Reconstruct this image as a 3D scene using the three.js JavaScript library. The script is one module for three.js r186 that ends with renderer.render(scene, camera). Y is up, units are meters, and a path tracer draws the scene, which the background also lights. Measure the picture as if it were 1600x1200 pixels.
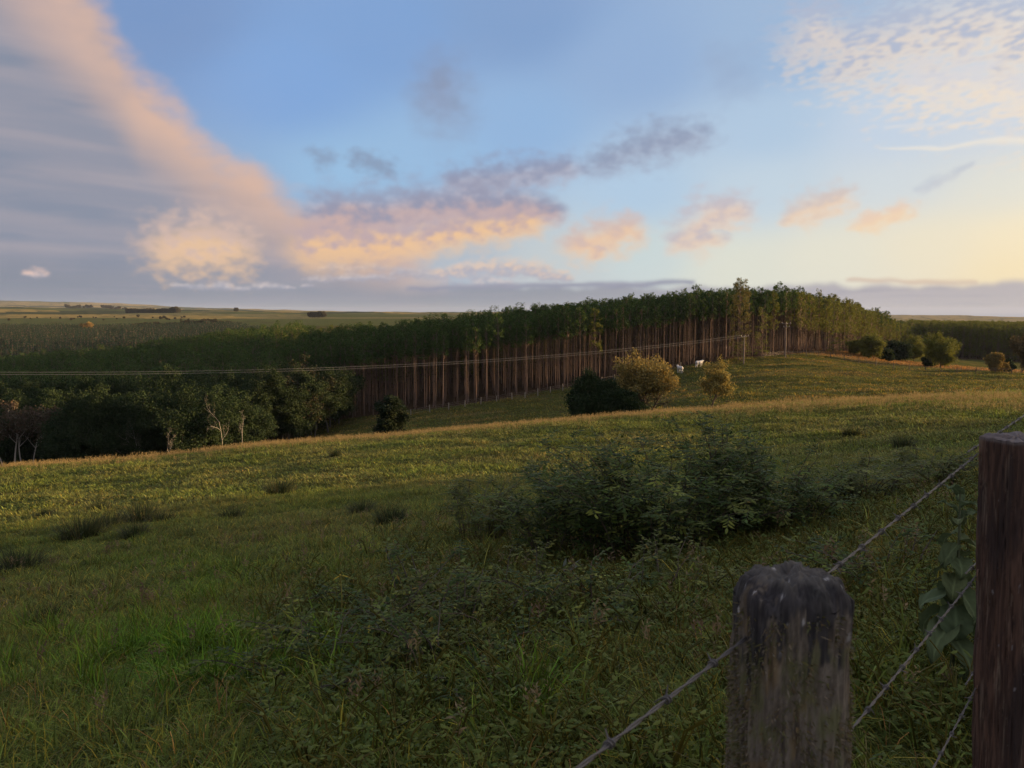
import * as THREE from 'three';
import { mergeGeometries } from 'three/addons/utils/BufferGeometryUtils.js';
import { MarchingCubes } from 'three/addons/objects/MarchingCubes.js';
import { createNoise2D, createNoise3D } from 'simplex-noise';

// ---------------------------------------------------------------- camera, sun, exposure
const EYE = 1.62, FOC = 1209, PITCH = THREE.MathUtils.degToRad(-5.2);
const scene = new THREE.Scene();
const camera = new THREE.PerspectiveCamera(2 * Math.atan(600 / FOC) * 180 / Math.PI, 4 / 3, 0.05, 40000);
camera.position.set(0, EYE, 0);
camera.rotation.x = PITCH;
camera.focus = 16;
camera.userData.fStop = 11;
const renderer = new THREE.WebGLRenderer({ antialias: true });
renderer.toneMapping = THREE.LinearToneMapping;
renderer.toneMappingExposure = 2.55;
renderer.shadowMap.enabled = true;
renderer.shadowMap.type = THREE.PCFSoftShadowMap;

const SUN_AZ = 70, SUN_EL = 5.2;                       // degrees, clockwise from the view direction; a low evening sun off to the right
const rad = THREE.MathUtils.degToRad;
const sunDir = new THREE.Vector3(Math.sin(rad(SUN_AZ)) * Math.cos(rad(SUN_EL)), Math.sin(rad(SUN_EL)), -Math.cos(rad(SUN_AZ)) * Math.cos(rad(SUN_EL)));
const sun = new THREE.DirectionalLight(new THREE.Color().setRGB(1.0, 0.63, 0.30), 5);
sun.name = 'sun';
sun.position.copy(sunDir).multiplyScalar(600).add(new THREE.Vector3(0, -8, -120));
sun.target.position.set(0, -8, -120);
sun.castShadow = true;
sun.shadow.radius = 3.2;
sun.shadow.mapSize.set(4096, 4096);
Object.assign(sun.shadow.camera, { left: -330, right: 330, top: 120, bottom: -120, near: 1, far: 1400 });
scene.add(sun, sun.target);

// ---------------------------------------------------------------- seeded helpers
function mulberry(a) { return () => { a = (a + 0x6d2b79f5) | 0; let t = Math.imul(a ^ (a >>> 15), 1 | a); t = (t + Math.imul(t ^ (t >>> 7), 61 | t)) ^ t; return ((t ^ (t >>> 14)) >>> 0) / 4294967296; }; }
const n2 = createNoise2D(mulberry(11)), n3 = createNoise3D(mulberry(12));
const fbm = (x, y, o = 4) => { let s = 0, a = 0.5, t = 0; for (let i = 0; i < o; i++) { s += a * n2(x, y); t += a; a *= 0.5; x = x * 2.03 + 17.1; y = y * 2.03 - 9.7; } return s / t; };
const { clamp, lerp, smoothstep: sm } = THREE.MathUtils;
const mix3 = (a, b, t) => [a[0] + (b[0] - a[0]) * t, a[1] + (b[1] - a[1]) * t, a[2] + (b[2] - a[2]) * t];
const lin = (c) => { c /= 255; return c <= 0.04045 ? c / 12.92 : Math.pow((c + 0.055) / 1.055, 2.4); };
const L3 = (r, g, b) => [lin(r), lin(g), lin(b)];

// a point of the place from its bearing and height in the photograph's 1600 x 1200 frame, and its distance ahead in metres
const cp = Math.cos(PITCH), sp = Math.sin(PITCH);
function dirPx(px, py) {
  const x = (px - 800) / FOC, y = -(py - 600) / FOC;
  return [x, y * cp + sp, y * sp - cp];            // x, y, z (z < 0 ahead)
}
function at(px, py, d) { const v = dirPx(px, py), k = d / -v[2]; return new THREE.Vector3(v[0] * k, EYE + v[1] * k, -d); }
const xAt = (px, d) => at(px, 490, d).x;
const azel = (px, py) => { const v = dirPx(px, py); return [Math.atan2(v[0], -v[2]) * 180 / Math.PI, Math.atan2(v[1], Math.hypot(v[0], v[2])) * 180 / Math.PI]; };
// ---------------------------------------------------------------- sky: air and clouds, by direction (azimuth, elevation)
{
  const W = 4096, H = 2048, SKYK = 1 / renderer.toneMappingExposure;
  // colour of the clear air at known directions
  const K = [];
  const k = (px, py, r, g, b) => K.push([...azel(px, py), ...L3(r, g, b)]), kd = (A, E, r, g, b, m = 1) => K.push([A, E, ...L3(r, g, b).map((v) => v * m)]);
  k(250, 30, 116, 152, 204); k(450, 120, 122, 167, 224); k(600, 60, 120, 163, 218); k(800, 30, 124, 161, 210); k(800, 200, 140, 181, 226); k(560, 290, 146, 191, 230);
  k(700, 240, 146, 188, 228); k(1000, 100, 142, 176, 219); k(1000, 300, 172, 203, 231); k(1200, 80, 152, 183, 219); k(1200, 200, 172, 201, 229); k(1200, 300, 192, 213, 229);
  k(1400, 200, 192, 210, 231); k(1400, 290, 208, 219, 226); k(1550, 190, 203, 214, 228); k(1560, 300, 224, 224, 213); k(1000, 400, 200, 216, 217); k(1150, 420, 224, 225, 208);
  k(1300, 400, 231, 227, 206); k(1450, 380, 240, 228, 198); k(1590, 370, 250, 231, 189); k(1600, 420, 250, 226, 174); k(880, 425, 196, 205, 208); k(700, 420, 172, 188, 204);
  k(0, 420, 130, 139, 157); k(300, 440, 136, 143, 159); k(0, 100, 118, 152, 200); k(100, 300, 135, 165, 205); k(350, 330, 140, 175, 215);
  kd(-60, 5, 130, 138, 156); kd(-60, 20, 125, 150, 195); kd(-100, 8, 140, 142, 165); kd(-110, 30, 112, 145, 195); kd(180, 8, 135, 142, 170); kd(-150, 10, 138, 142, 168);
  kd(150, 10, 145, 150, 172); kd(150, 35, 112, 145, 195); kd(-150, 40, 108, 142, 195); kd(0, 45, 110, 150, 205); kd(0, 80, 100, 140, 198); kd(120, 80, 100, 140, 198); kd(-120, 80, 100, 140, 198);
  kd(66, 3, 255, 228, 160, 1.2); kd(66, 12, 250, 232, 195, 1.05); kd(48, 5, 253, 230, 180, 1.05); kd(90, 5, 245, 214, 165, 1.0); kd(66, 30, 172, 196, 224); kd(115, 6, 215, 190, 168); kd(115, 25, 148, 172, 208); kd(45, 25, 180, 204, 228);
  const GW = 720, GH = 182, grid = new Float32Array((GW + 1) * GH * 3);
  for (let j = 0; j < GH; j++) for (let i = 0; i <= GW; i++) {
    const A = i / GW * 360 - 180, E = j * 0.5;
    let s = 0, c = [0, 0, 0];
    for (const q of K) {
      let dA = Math.abs(A - q[0]); if (dA > 180) dA = 360 - dA;
      dA *= Math.cos(rad(Math.min(E, q[1]))) ;
      const dE = (E - q[1]) * 1.7, w = 1 / Math.pow(dA * dA + dE * dE + 12, 2.2);
      s += w; c[0] += w * q[2]; c[1] += w * q[3]; c[2] += w * q[4];
    }
    for (let m = 0; m < 3; m++) grid[(j * (GW + 1) + i) * 3 + m] = c[m] / s;
  }
  const base = (A, E) => {
    const x = clamp((A + 180) * 2, 0, GW - 0.001), y = clamp(E * 2, 0, GH - 1.001), i = x | 0, j = y | 0, u = x - i, v = y - j, o = (j * (GW + 1) + i) * 3, p = o + (GW + 1) * 3, r = [0, 0, 0];
    for (let m = 0; m < 3; m++) r[m] = (grid[o + m] * (1 - u) + grid[o + 3 + m] * u) * (1 - v) + (grid[p + m] * (1 - u) + grid[p + 3 + m] * u) * v;
    return r;
  };
  // clouds: chains of puffs (photo bearings, radius in pixels), with an upper and a lower colour
  const clouds = [];
  const deg = 0.0474;
  function cloud(path, o) {
    const P = path.map(([x, y, r]) => { const [A, E] = azel(x, y); return [A, E, r * deg * 1.3]; });
    const f = { P, sq: 1.6, ns: 0.5, amp: 0.8, soft: 0.8, op: 1, seed: clouds.length * 31.7, stretch: 1.6, mid: 0, ...o };
    const m = Math.max(...P.map((p) => p[2])) * 1.9 + 1;
    f.box = [Math.min(...P.map((p) => p[0])) - m, Math.max(...P.map((p) => p[0])) + m, Math.min(...P.map((p) => p[1])) - m, Math.max(...P.map((p) => p[1])) + m];
    clouds.push(f);
  }
  const PE = L3(236, 193, 160), OR = L3(243, 196, 146), MV = L3(152, 150, 172), GB = L3(137, 146, 170), WP = L3(240, 222, 206), DK = L3(128, 136, 160), GY = L3(150, 152, 168), PK = L3(222, 180, 162);
  // small dark drifting puffs
  cloud([[690, 130, 40], [695, 165, 46], [675, 150, 36]], { sq: 1.1, top: GB, bot: L3(142, 150, 176), op: 0.85, ns: 0.4, soft: 1.1, amp: 0.5 });
  cloud([[1120, 92, 26], [1148, 116, 36]], { sq: 1.2, top: L3(150, 170, 200), bot: L3(152, 168, 196), op: 0.55, soft: 1.2 });
  cloud([[505, 248, 20], [490, 240, 12]], { top: DK, bot: DK, op: 0.5, ns: 0.9 });
  cloud([[560, 248, 18], [602, 262, 20]], { top: DK, bot: DK, op: 0.6, ns: 0.9 });
  cloud([[1090, 212, 26], [1040, 222, 38], [985, 236, 34], [935, 258, 26]], { sq: 1.5, top: L3(142, 152, 178), bot: L3(158, 166, 188), op: 0.85, ns: 0.55 });
  cloud([[885, 262, 24], [830, 272, 32], [770, 280, 36], [715, 284, 28]], { sq: 1.5, top: L3(144, 150, 176), bot: L3(176, 172, 186), op: 0.9, ns: 0.55 });
  cloud([[1440, 297, 8], [1480, 276, 6], [1520, 256, 5]], { top: L3(178, 186, 204), bot: L3(188, 192, 205), op: 0.5, ns: 1 });
  // upper right sheet of rippled cloud
  cloud([[1275, 45, 50], [1330, 75, 58], [1420, 60, 78], [1520, 40, 88], [1600, 50, 90], [1700, 50, 110], [1820, 40, 110]], { sq: 1.3, top: L3(178, 186, 206), bot: L3(246, 222, 194), op: 0.9, ns: 0.4, amp: 1.15, soft: 1.0, stretch: 2.2, ripple: 1 });
  cloud([[1440, 138, 34], [1500, 134, 40], [1575, 146, 30], [1650, 150, 40]], { sq: 1.5, top: L3(214, 214, 220), bot: L3(246, 226, 200), op: 0.75, ns: 0.5, amp: 1.3, stretch: 2.6, ripple: 1 });
  cloud([[1375, 234, 3], [1470, 231, 5], [1540, 221, 7], [1640, 214, 8]], { sq: 2, top: L3(236, 230, 220), bot: L3(248, 234, 210), op: 0.62, ns: 0.5, amp: 1.1, stretch: 5 });
  cloud([[1385, 197, 4], [1440, 197, 6], [1500, 193, 5]], { sq: 2.2, top: L3(226, 226, 228), bot: L3(230, 226, 222), op: 0.4, ns: 0.3, stretch: 5 });
  // far small cumulus lines low over the horizon
  const r = mulberry(5);
  for (let i = 0; i < 46; i++) {
    const x = 265 + i * 13 + r() * 16, hi = x > 480, y = (hi ? 440 - r() * 26 : 449 - r() * 3) + (r() < 0.2 ? 12 : 0), s = (4 + r() * 7) * (hi ? 1.5 : 0.8);
    cloud([[x, y, s], [x + s * 1.7, y + 1, s * 0.8], [x - s * 1.2, y + 1, s * 0.7]], { sq: 2.2, top: mix3(L3(212, 200, 198), L3(176, 176, 188), r()), bot: L3(158, 160, 176), op: 0.5 + r() * 0.35, ns: 1.4, amp: 1.0, soft: 0.9 });
  }
  cloud([[57, 426, 11], [45, 426, 6], [68, 428, 7]], { sq: 2.2, top: L3(226, 196, 184), bot: L3(190, 178, 182), ns: 1.2 });
  cloud([[690, 428, 16], [760, 418, 22], [830, 420, 22], [880, 432, 14]], { sq: 2, top: L3(226, 200, 180), bot: L3(178, 174, 186), op: 0.85, ns: 0.9 });
  // low dark bars
  cloud([[640, 452, 6], [760, 448, 8], [900, 446, 9], [1000, 444, 10], [1080, 441, 7]], { sq: 2, top: L3(150, 152, 170), bot: L3(140, 144, 164), op: 0.95, ns: 0.6, amp: 0.4, stretch: 4 });
  cloud([[1330, 436, 6], [1390, 438, 8], [1450, 442, 6], [1520, 441, 5]], { sq: 2, top: L3(214, 190, 168), bot: L3(206, 186, 172), op: 0.8, ns: 0.6, amp: 0.6, stretch: 4 });
  // peach puffs above the wood
  cloud([[1410, 330, 18], [1370, 344, 22], [1340, 352, 12]], { sq: 1.7, top: L3(236, 204, 178), bot: L3(246, 212, 172), op: 0.85, ns: 0.7, amp: 1 });
  cloud([[1310, 312, 24], [1265, 326, 28], [1232, 342, 14]], { sq: 1.5, top: L3(212, 194, 186), bot: L3(244, 208, 172), op: 0.85, ns: 0.6, amp: 1 });
  cloud([[1150, 328, 26], [1110, 335, 34], [1085, 362, 34], [1060, 380, 18], [1115, 372, 22]], { sq: 1.3, top: L3(198, 184, 188), bot: L3(236, 204, 178), op: 0.85, ns: 0.5, amp: 0.9 });
  cloud([[985, 358, 28], [945, 370, 38], [905, 382, 30], [935, 392, 20]], { sq: 1.4, top: L3(212, 186, 176), bot: L3(240, 199, 160), op: 0.95, ns: 0.5, amp: 0.8 });
  // the long mauve bank with an orange underside, and the cumulus beside it
  cloud([[520, 338, 44], [590, 338, 46], [660, 328, 44], [740, 326, 44], [815, 326, 36], [860, 330, 22]], { sq: 1.4, top: L3(150, 150, 172), bot: L3(200, 172, 168), op: 0.95, ns: 0.45, amp: 0.6, soft: 0.7 });
  cloud([[490, 384, 40], [540, 384, 40], [600, 380, 34], [660, 374, 34], [720, 362, 34], [780, 354, 32], [830, 346, 26]], { sq: 1.5, top: L3(190, 168, 172), bot: L3(246, 200, 146), op: 0.95, ns: 0.5, amp: 0.55, soft: 0.8 });
  cloud([[268, 384, 38], [318, 378, 42], [362, 386, 38], [300, 396, 30]], { sq: 1.25, top: L3(214, 186, 172), bot: L3(240, 199, 156), op: 0.95, ns: 0.6, amp: 0.9, soft: 0.75 });
  // the great sheet of cloud on the left: its upper edge runs from high left down to the bank
  const edge = [[-260, -520], [-20, -300], [90, -120], [165, 0], [215, 105], [300, 192], [420, 276], [500, 308], [580, 338], [640, 368], [700, 400]].map(([x, y]) => azel(x, y)).sort((a, b) => a[0] - b[0]);
  const edgeE = (A) => { if (A <= edge[0][0]) return edge[0][1] + (edge[0][0] - A) * 0.25; for (let i = 1; i < edge.length; i++) if (A <= edge[i][0]) return lerp(edge[i - 1][1], edge[i][1], (A - edge[i - 1][0]) / (edge[i][0] - edge[i - 1][0])); return -5; };
  const horizonHaze = L3(138, 144, 158), hazeR = L3(176, 171, 178), hazeL = L3(124, 133, 150);
  const data = new Float32Array(W * H * 4);
  for (let row = 0; row < H; row++) {
    const E = ((row + 0.5) / H - 0.5) * 180;
    for (let col = 0; col < W; col++) {
      const o = (row * W + col) * 4;
      data[o + 3] = 1;
      if (E < -0.6) { data[o] = 0.37 * SKYK; data[o + 1] = 0.36 * SKYK; data[o + 2] = 0.40 * SKYK; continue; }
      const round = ((col + 0.5) / W - 0.5) * 360;           // angle of (x, z)
      let A = round + 90; if (A > 180) A -= 360;             // azimuth from -z towards +x
      const e = Math.max(E, 0);
      let c = base(A, e); { const g = 0.25 * c[0] + 0.6 * c[1] + 0.15 * c[2]; c = mix3(c, [g, g, g], 0.14); }
      const w1 = 0.35 * n2(A * 0.35 + 3, E * 0.7), w2 = 0.3 * n2(A * 0.35 - 40, E * 0.7 + 8);
      // thin veil that makes the clear air uneven
      const veil = clamp(fbm(A * 0.045 + 5, e * 0.11, 4) * 0.5 + 0.1, 0, 1) * 0.10;
      c = mix3(c, [0.50, 0.50, 0.55], veil);
      // everywhere else, unseen: broken cloud made denser and brighter to add fill light
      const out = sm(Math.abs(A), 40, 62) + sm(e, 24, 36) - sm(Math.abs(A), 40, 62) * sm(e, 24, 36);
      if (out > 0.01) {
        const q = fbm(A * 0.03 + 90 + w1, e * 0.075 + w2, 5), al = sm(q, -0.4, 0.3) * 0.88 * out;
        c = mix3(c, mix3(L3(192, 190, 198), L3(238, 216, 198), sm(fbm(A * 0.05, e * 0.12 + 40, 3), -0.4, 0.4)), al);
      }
      // great sheet
      const ed = edgeE(A) - e;
      if (ed > -4 && A < 12) {
        const nn = fbm(A * 0.12 + 7, E * 0.2, 5), dd = ed + nn * 2.4 + 0.2 * fbm(A * 0.5, E * 0.7, 2);
        const al = sm(dd, -1.2, 2.6) * (1 - sm(A, -10, -2) * 0.75) * (1 - 0.55 * sm(-A, 60, 120));
        if (al > 0.002) {
          const streak = fbm(A * 0.035 + 2 + E * 0.02, E * 0.55 + A * 0.03, 4);
          let g = mix3(L3(144, 148, 164), L3(157, 155, 167), sm(streak, -0.5, 0.6));
          g = mix3(g, L3(130, 140, 160), sm(fbm(A * 0.06 + 50, E * 0.35, 4), 0.0, 0.6) * 0.7);
          g = mix3(g, L3(178, 170, 174), sm(streak, 0.2, 0.9) * 0.3);
          const wide = sm(e, 8, 20), pe = (1 - sm(dd, 1.0 + 3.5 * wide, 7.5 + 7 * wide + 2.5 * nn)) * (0.9 + 0.4 * nn);
          g = mix3(g, mix3(L3(220, 184, 164), L3(206, 178, 168), sm(-A, 24, 36)), clamp(pe, 0, 1) * (0.88 - 0.2 * sm(e, 20, 45)));
          c = mix3(c, g, al * 0.99);
        }
      }
      // horizon haze
      const hz = mix3(mix3(hazeL, horizonHaze, sm(A, -35, -15)), hazeR, sm(A, 0, 26));
      const top = lerp(lerp(3.4, 2.0, sm(A, -34, -8)), 1.9, sm(A, 0, 25)) + 0.35 * fbm(A * 0.22, 3, 3), ht = 1 - sm(e, top - 0.35 - 1.6 * sm(-A, 0, 20), top + 0.25 + 1.2 * sm(-A, 0, 20));
      c = mix3(c, mix3(hz, L3(150, 148, 164), sm(fbm(A * 0.08, e * 2.2, 3), 0, 0.7) * 0.5), ht * 0.93 * (0.5 + 0.5 * sm(Math.abs(A - SUN_AZ), 8, 30)));
      // the single clouds
      for (const f of clouds) {
        if (A < f.box[0] || A > f.box[1] || e < f.box[2] || e > f.box[3]) continue;
        let s = -9, up = 0, ws = 0;
        const ax = A + w1 * 0.5, ey = E + w2 * 0.35;
        for (let i = 0; i < f.P.length; i++) {
          const p = f.P[i], p2 = f.P[Math.min(i + 1, f.P.length - 1)];
          let t = 0; const vx = p2[0] - p[0], vy = p2[1] - p[1], vv = vx * vx + vy * vy;
          if (vv > 0) t = clamp(((ax - p[0]) * vx + (ey - p[1]) * vy) / vv, 0, 1);
          const rr = lerp(p[2], p2[2], t), dx = (ax - p[0] - vx * t) / rr, dy = (ey - p[1] - vy * t) / rr * f.sq * 0.8, q = 1 - Math.hypot(dx, dy);
          if (q > s) { s = q; up = (ey - p[1] - vy * t) / rr * f.sq * 0.8; }
        }
        if (s < -1.2) continue;
        const nz = fbm((A / f.stretch) * f.ns * 1.6 + f.seed, E * f.ns * 1.6 - f.seed, 6);
        const rip = f.ripple ? 0.5 * n2(A * 0.8 + E * 0.9, E * 2.4 - A * 0.5) + 0.12 * n2(A * 2.1 + E, E * 4.6 - A) : 0;
        s += (nz + rip) * f.amp * 0.62;
        const al = sm(s, -0.25, f.soft * 1.35) * f.op;
        if (al < 0.003) continue;
        const tcol = sm(up + nz * 0.9 + rip, -0.55, 0.6);
        const cc = mix3(f.bot, f.top, tcol);
        c = mix3(c, cc, al);
      }
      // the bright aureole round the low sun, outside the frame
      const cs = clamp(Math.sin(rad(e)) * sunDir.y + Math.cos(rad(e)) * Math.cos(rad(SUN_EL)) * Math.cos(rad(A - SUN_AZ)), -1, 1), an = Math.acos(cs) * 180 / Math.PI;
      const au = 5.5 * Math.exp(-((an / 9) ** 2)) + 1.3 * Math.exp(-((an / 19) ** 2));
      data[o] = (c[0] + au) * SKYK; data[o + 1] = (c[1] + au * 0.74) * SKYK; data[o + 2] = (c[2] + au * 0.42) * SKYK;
    }
  }
  const sky = new THREE.DataTexture(data, W, H, THREE.RGBAFormat, THREE.FloatType);
  sky.mapping = THREE.EquirectangularReflectionMapping;
  sky.magFilter = sky.minFilter = THREE.LinearFilter;
  sky.needsUpdate = true;
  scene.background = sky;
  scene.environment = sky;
}
// ---------------------------------------------------------------- terrain: a smooth surface through surveyed points (bearing, distance ahead, height)
const survey = [];
{
  const pt = (px, d, Y) => { const x = xAt(px, d); survey.push([Math.atan2(x, d), Math.hypot(x, d), Y]); };
  const az = (deg, d, Y) => survey.push([rad(deg), d, Y]);
  const col = (px, list) => { for (const [d, Y] of list) pt(px, d, Y); };
  col(-100, [[9, -2.1], [20, -4.2], [32, -5.9], [45, -8.0], [60, -12], [85, -18.5], [112, -22.5], [160, -28.5], [260, -28], [340, -31], [420, -22], [700, -13.5], [900, -8]]);
  col(0, [[4, -0.7], [9, -2.0], [20, -4.0], [32, -5.7], [45, -7.5], [60, -11.2], [85, -17.6], [112, -21.5], [160, -27.6], [260, -27], [340, -29], [420, -20], [700, -13]]);
  col(200, [[9, -1.85], [20, -3.75], [32, -5.4], [46, -7.2], [60, -10.6], [85, -17.2], [112, -21.5], [160, -26.5], [250, -24], [340, -25], [420, -19], [700, -13], [900, -7.5]]);
  col(400, [[4, -0.55], [9, -1.65], [20, -3.45], [32, -5.0], [48, -6.75], [64, -9.8], [85, -14.4], [112, -18.8], [155, -22], [220, -18.5], [320, -17], [500, -15], [800, -7.5]]);
  col(520, [[75, -11.6], [100, -15.2], [130, -18.6], [152, -19.4], [210, -18.2], [300, -17.5]]);
  col(640, [[9, -1.5], [20, -3.2], [32, -4.5], [50, -6.35], [64, -8.8], [80, -11.6], [105, -14.2], [140, -16.6], [200, -16.2], [280, -15.5], [800, -8]]);
  col(800, [[4, -0.45], [9, -1.4], [20, -3.0], [32, -4.25], [50, -5.72], [64, -7.9], [80, -10.3], [105, -12.6], [140, -14.1], [200, -13.2], [270, -12.5]]);
  col(1000, [[9, -1.3], [20, -2.75], [32, -3.95], [53, -5.4], [68, -7.7], [85, -9.5], [110, -10.5], [140, -11.1], [160, -11.4], [200, -10.2]]);
  col(1230, [[4, -0.3], [9, -1.0], [20, -2.45], [32, -3.6], [56, -5.0], [70, -7.0], [90, -8.2], [110, -8.7], [150, -8.4], [181, -8.2], [230, -8.6], [320, -12]]);
  col(1320, [[215, -9.0]]);
  col(1400, [[9, -0.8], [20, -2.15], [34, -3.3], [58, -4.85], [72, -6.6], [90, -7.9], [110, -8.8], [160, -10.2], [200, -11.6], [240, -12.6], [290, -13.2], [340, -17]]);
  col(1600, [[4, -0.2], [9, -0.6], [20, -1.9], [34, -2.95], [60, -4.5], [75, -5.9], [90, -7.0], [110, -8.2], [160, -10.8], [200, -13.4], [260, -17], [330, -19], [380, -19], [700, -22]]);
  for (const px of [-60, 200, 450, 700]) { pt(px, 1300, px < 300 ? 0 : -3); pt(px, 2400, lerp(20, 2, clamp(px / 600, 0, 1))); pt(px, 4500, lerp(46, 4, clamp(px / 600, 0, 1))); }
  pt(0, 8000, 120); pt(250, 9000, 74); pt(520, 9000, 14); pt(800, 9000, 0); pt(1100, 3000, -14); pt(1400, 3000, -40); pt(1600, 3000, -40); pt(1100, 9000, -25); pt(1400, 9000, -120); pt(1600, 9000, -120); pt(1400, 15000, -200); pt(1600, 15000, -200);
  pt(1000, 700, -14); pt(1250, 800, -18);
  for (const a of [-180, -120, -75, 75, 120, 180]) { az(a, 1, 0); az(a, 4, -0.25 * Math.cos(rad(a)) + (a < 0 ? -0.25 : 0.1) * Math.abs(Math.sin(rad(a)))); az(a, 20, a < -60 && a > -130 ? -2.4 : a > 60 && a < 130 ? -0.6 : 1.0); az(a, 60, a < -60 && a > -130 ? -9 : a > 60 && a < 130 ? -3.0 : 2); az(a, 200, Math.abs(a) > 100 ? -6 : a < 0 ? -26 : -13); az(a, 1000, -16); az(a, 9000, 0); }
  for (const a of [45, 58]) { az(a, 9, -0.35); az(a, 20, -1.3); az(a, 60, -4.2); az(a, 110, -8.3); az(a, 300, -18); az(a, 1000, -22); }
  for (const a of [-30, 0, 30]) { az(a, 1, -0.02); az(a, 2, -0.12); }
  for (const a of [-180, -120, -60, 0, 60, 120, 180]) az(a, 0.3, 0);
  for (const a of [-180, -90, -30, 0, 90, 180]) az(a, 16000, -5); for (const a of [20, 30, 45]) az(a, 16000, -290);
}
const TU = (a) => a * 2.2, TV = (d) => Math.log(d + 2.5) * 1.15;
const tps = (() => {
  const n = survey.length, N = n + 3, U = survey.map((s) => TU(s[0])), V = survey.map((s) => TV(s[1]));
  const phi = (r2) => (r2 < 1e-12 ? 0 : 0.5 * r2 * Math.log(r2));
  const M = Array.from({ length: N }, () => new Float64Array(N + 1));
  for (let i = 0; i < n; i++) {
    for (let j = 0; j < n; j++) M[i][j] = phi((U[i] - U[j]) ** 2 + (V[i] - V[j]) ** 2);
    M[i][i] += 0.0015; M[i][n] = M[n][i] = 1; M[i][n + 1] = M[n + 1][i] = U[i]; M[i][n + 2] = M[n + 2][i] = V[i]; M[i][N] = survey[i][2];
  }
  for (let k = 0; k < N; k++) {
    let p = k; for (let i = k + 1; i < N; i++) if (Math.abs(M[i][k]) > Math.abs(M[p][k])) p = i;
    [M[k], M[p]] = [M[p], M[k]];
    for (let i = k + 1; i < N; i++) { const f = M[i][k] / M[k][k]; if (f) for (let j = k; j <= N; j++) M[i][j] -= f * M[k][j]; }
  }
  const w = new Float64Array(N);
  for (let i = N - 1; i >= 0; i--) { let s = M[i][N]; for (let j = i + 1; j < N; j++) s -= M[i][j] * w[j]; w[i] = s / M[i][i]; }
  return (a, d) => { const u = TU(a), v = TV(d); let s = w[n] + w[n + 1] * u + w[n + 2] * v; for (let i = 0; i < n; i++) { const r2 = (u - U[i]) ** 2 + (v - V[i]) ** 2; if (r2 > 1e-12) s += w[i] * 0.5 * r2 * Math.log(r2); } return s; };
})();
// the smooth part is kept on a grid in (bearing, log distance)
const HA = 900, HR = 360, A0 = -Math.PI, R0 = Math.log(0.3 + 1), R1 = Math.log(16001), hgrid = new Float32Array((HA + 1) * (HR + 1));
for (let j = 0; j <= HR; j++) for (let i = 0; i <= HA; i++) hgrid[j * (HA + 1) + i] = tps(A0 + i / HA * 2 * Math.PI, Math.exp(R0 + j / HR * (R1 - R0)) - 1);
function groundY(x, z) {
  const d = Math.hypot(x, z), a = Math.atan2(x, -z), u = clamp((a - A0) / (2 * Math.PI) * HA, 0, HA - 1e-4), v = clamp((Math.log(d + 1) - R0) / (R1 - R0) * HR, 0, HR - 1e-4);
  const i = u | 0, j = v | 0, s = u - i, t = v - j, o = j * (HA + 1) + i, p = o + HA + 1;
  let y = (hgrid[o] * (1 - s) + hgrid[o + 1] * s) * (1 - t) + (hgrid[p] * (1 - s) + hgrid[p + 1] * s) * t;
  y += 0.045 * fbm(x * 0.8, z * 0.8, 3) * sm(d, 1, 5) + 0.07 * n2(x * 0.16, z * 0.16) * sm(d, 6, 20) * (1 - sm(d, 200, 500));
  y += 0.5 * fbm(x * 0.03, z * 0.03, 3) * sm(d, 70, 160) + (7 * fbm(x * 0.0024 + 4, z * 0.0024, 4) * sm(d, 800, 2200)) + 16 * fbm(x * 0.0006, z * 0.0006 + 2, 4) * sm(d, 2500, 8000);
  return y;
}
const G = (px, d) => { const x = xAt(px, d); return new THREE.Vector3(x, groundY(x, -d), -d); };
const pxOf = (x, z) => 800 + FOC * (x / -z) * 0.9991;    // bearing in the photograph of a spot on the ground (near the horizon line)

// where the woods stand, in (x, ahead)
const poly = (list) => list.map(([px, d]) => [xAt(px, d), d]);
const woodFront = poly([[-420, 172], [0, 162], [200, 160], [400, 156], [520, 152], [700, 141], [900, 152], [1065, 167], [1160, 174], [1232, 184], [1290, 205], [1330, 232], [1372, 270], [1405, 315], [1428, 360]]);
const WOOD = [...woodFront, [170, 400], [60, 350], [-70, 310], [-190, 300], [-300, 290], [-330, 240]];
const WOOD2 = poly([[1425, 400], [1480, 352], [1560, 338], [1640, 335], [1820, 345], [1900, 470], [1400, 520]]);
const YOUNG = poly([[-260, 380], [60, 372], [150, 385], [330, 420], [420, 560], [360, 700], [120, 715], [-260, 720]]);
const inside = (P, x, w) => { let c = false; for (let i = 0, j = P.length - 1; i < P.length; j = i++) if ((P[i][1] > w) !== (P[j][1] > w) && x < (P[j][0] - P[i][0]) * (w - P[i][1]) / (P[j][1] - P[i][1]) + P[i][0]) c = !c; return c; };
const edgeDist = (P, x, w) => { let m = 1e9; for (let i = 1; i < P.length; i++) { const ax = P[i - 1][0], ay = P[i - 1][1], vx = P[i][0] - ax, vy = P[i][1] - ay, t = clamp(((x - ax) * vx + (w - ay) * vy) / (vx * vx + vy * vy), 0, 1); m = Math.min(m, Math.hypot(x - ax - vx * t, w - ay - vy * t)); } return m; };

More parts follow.
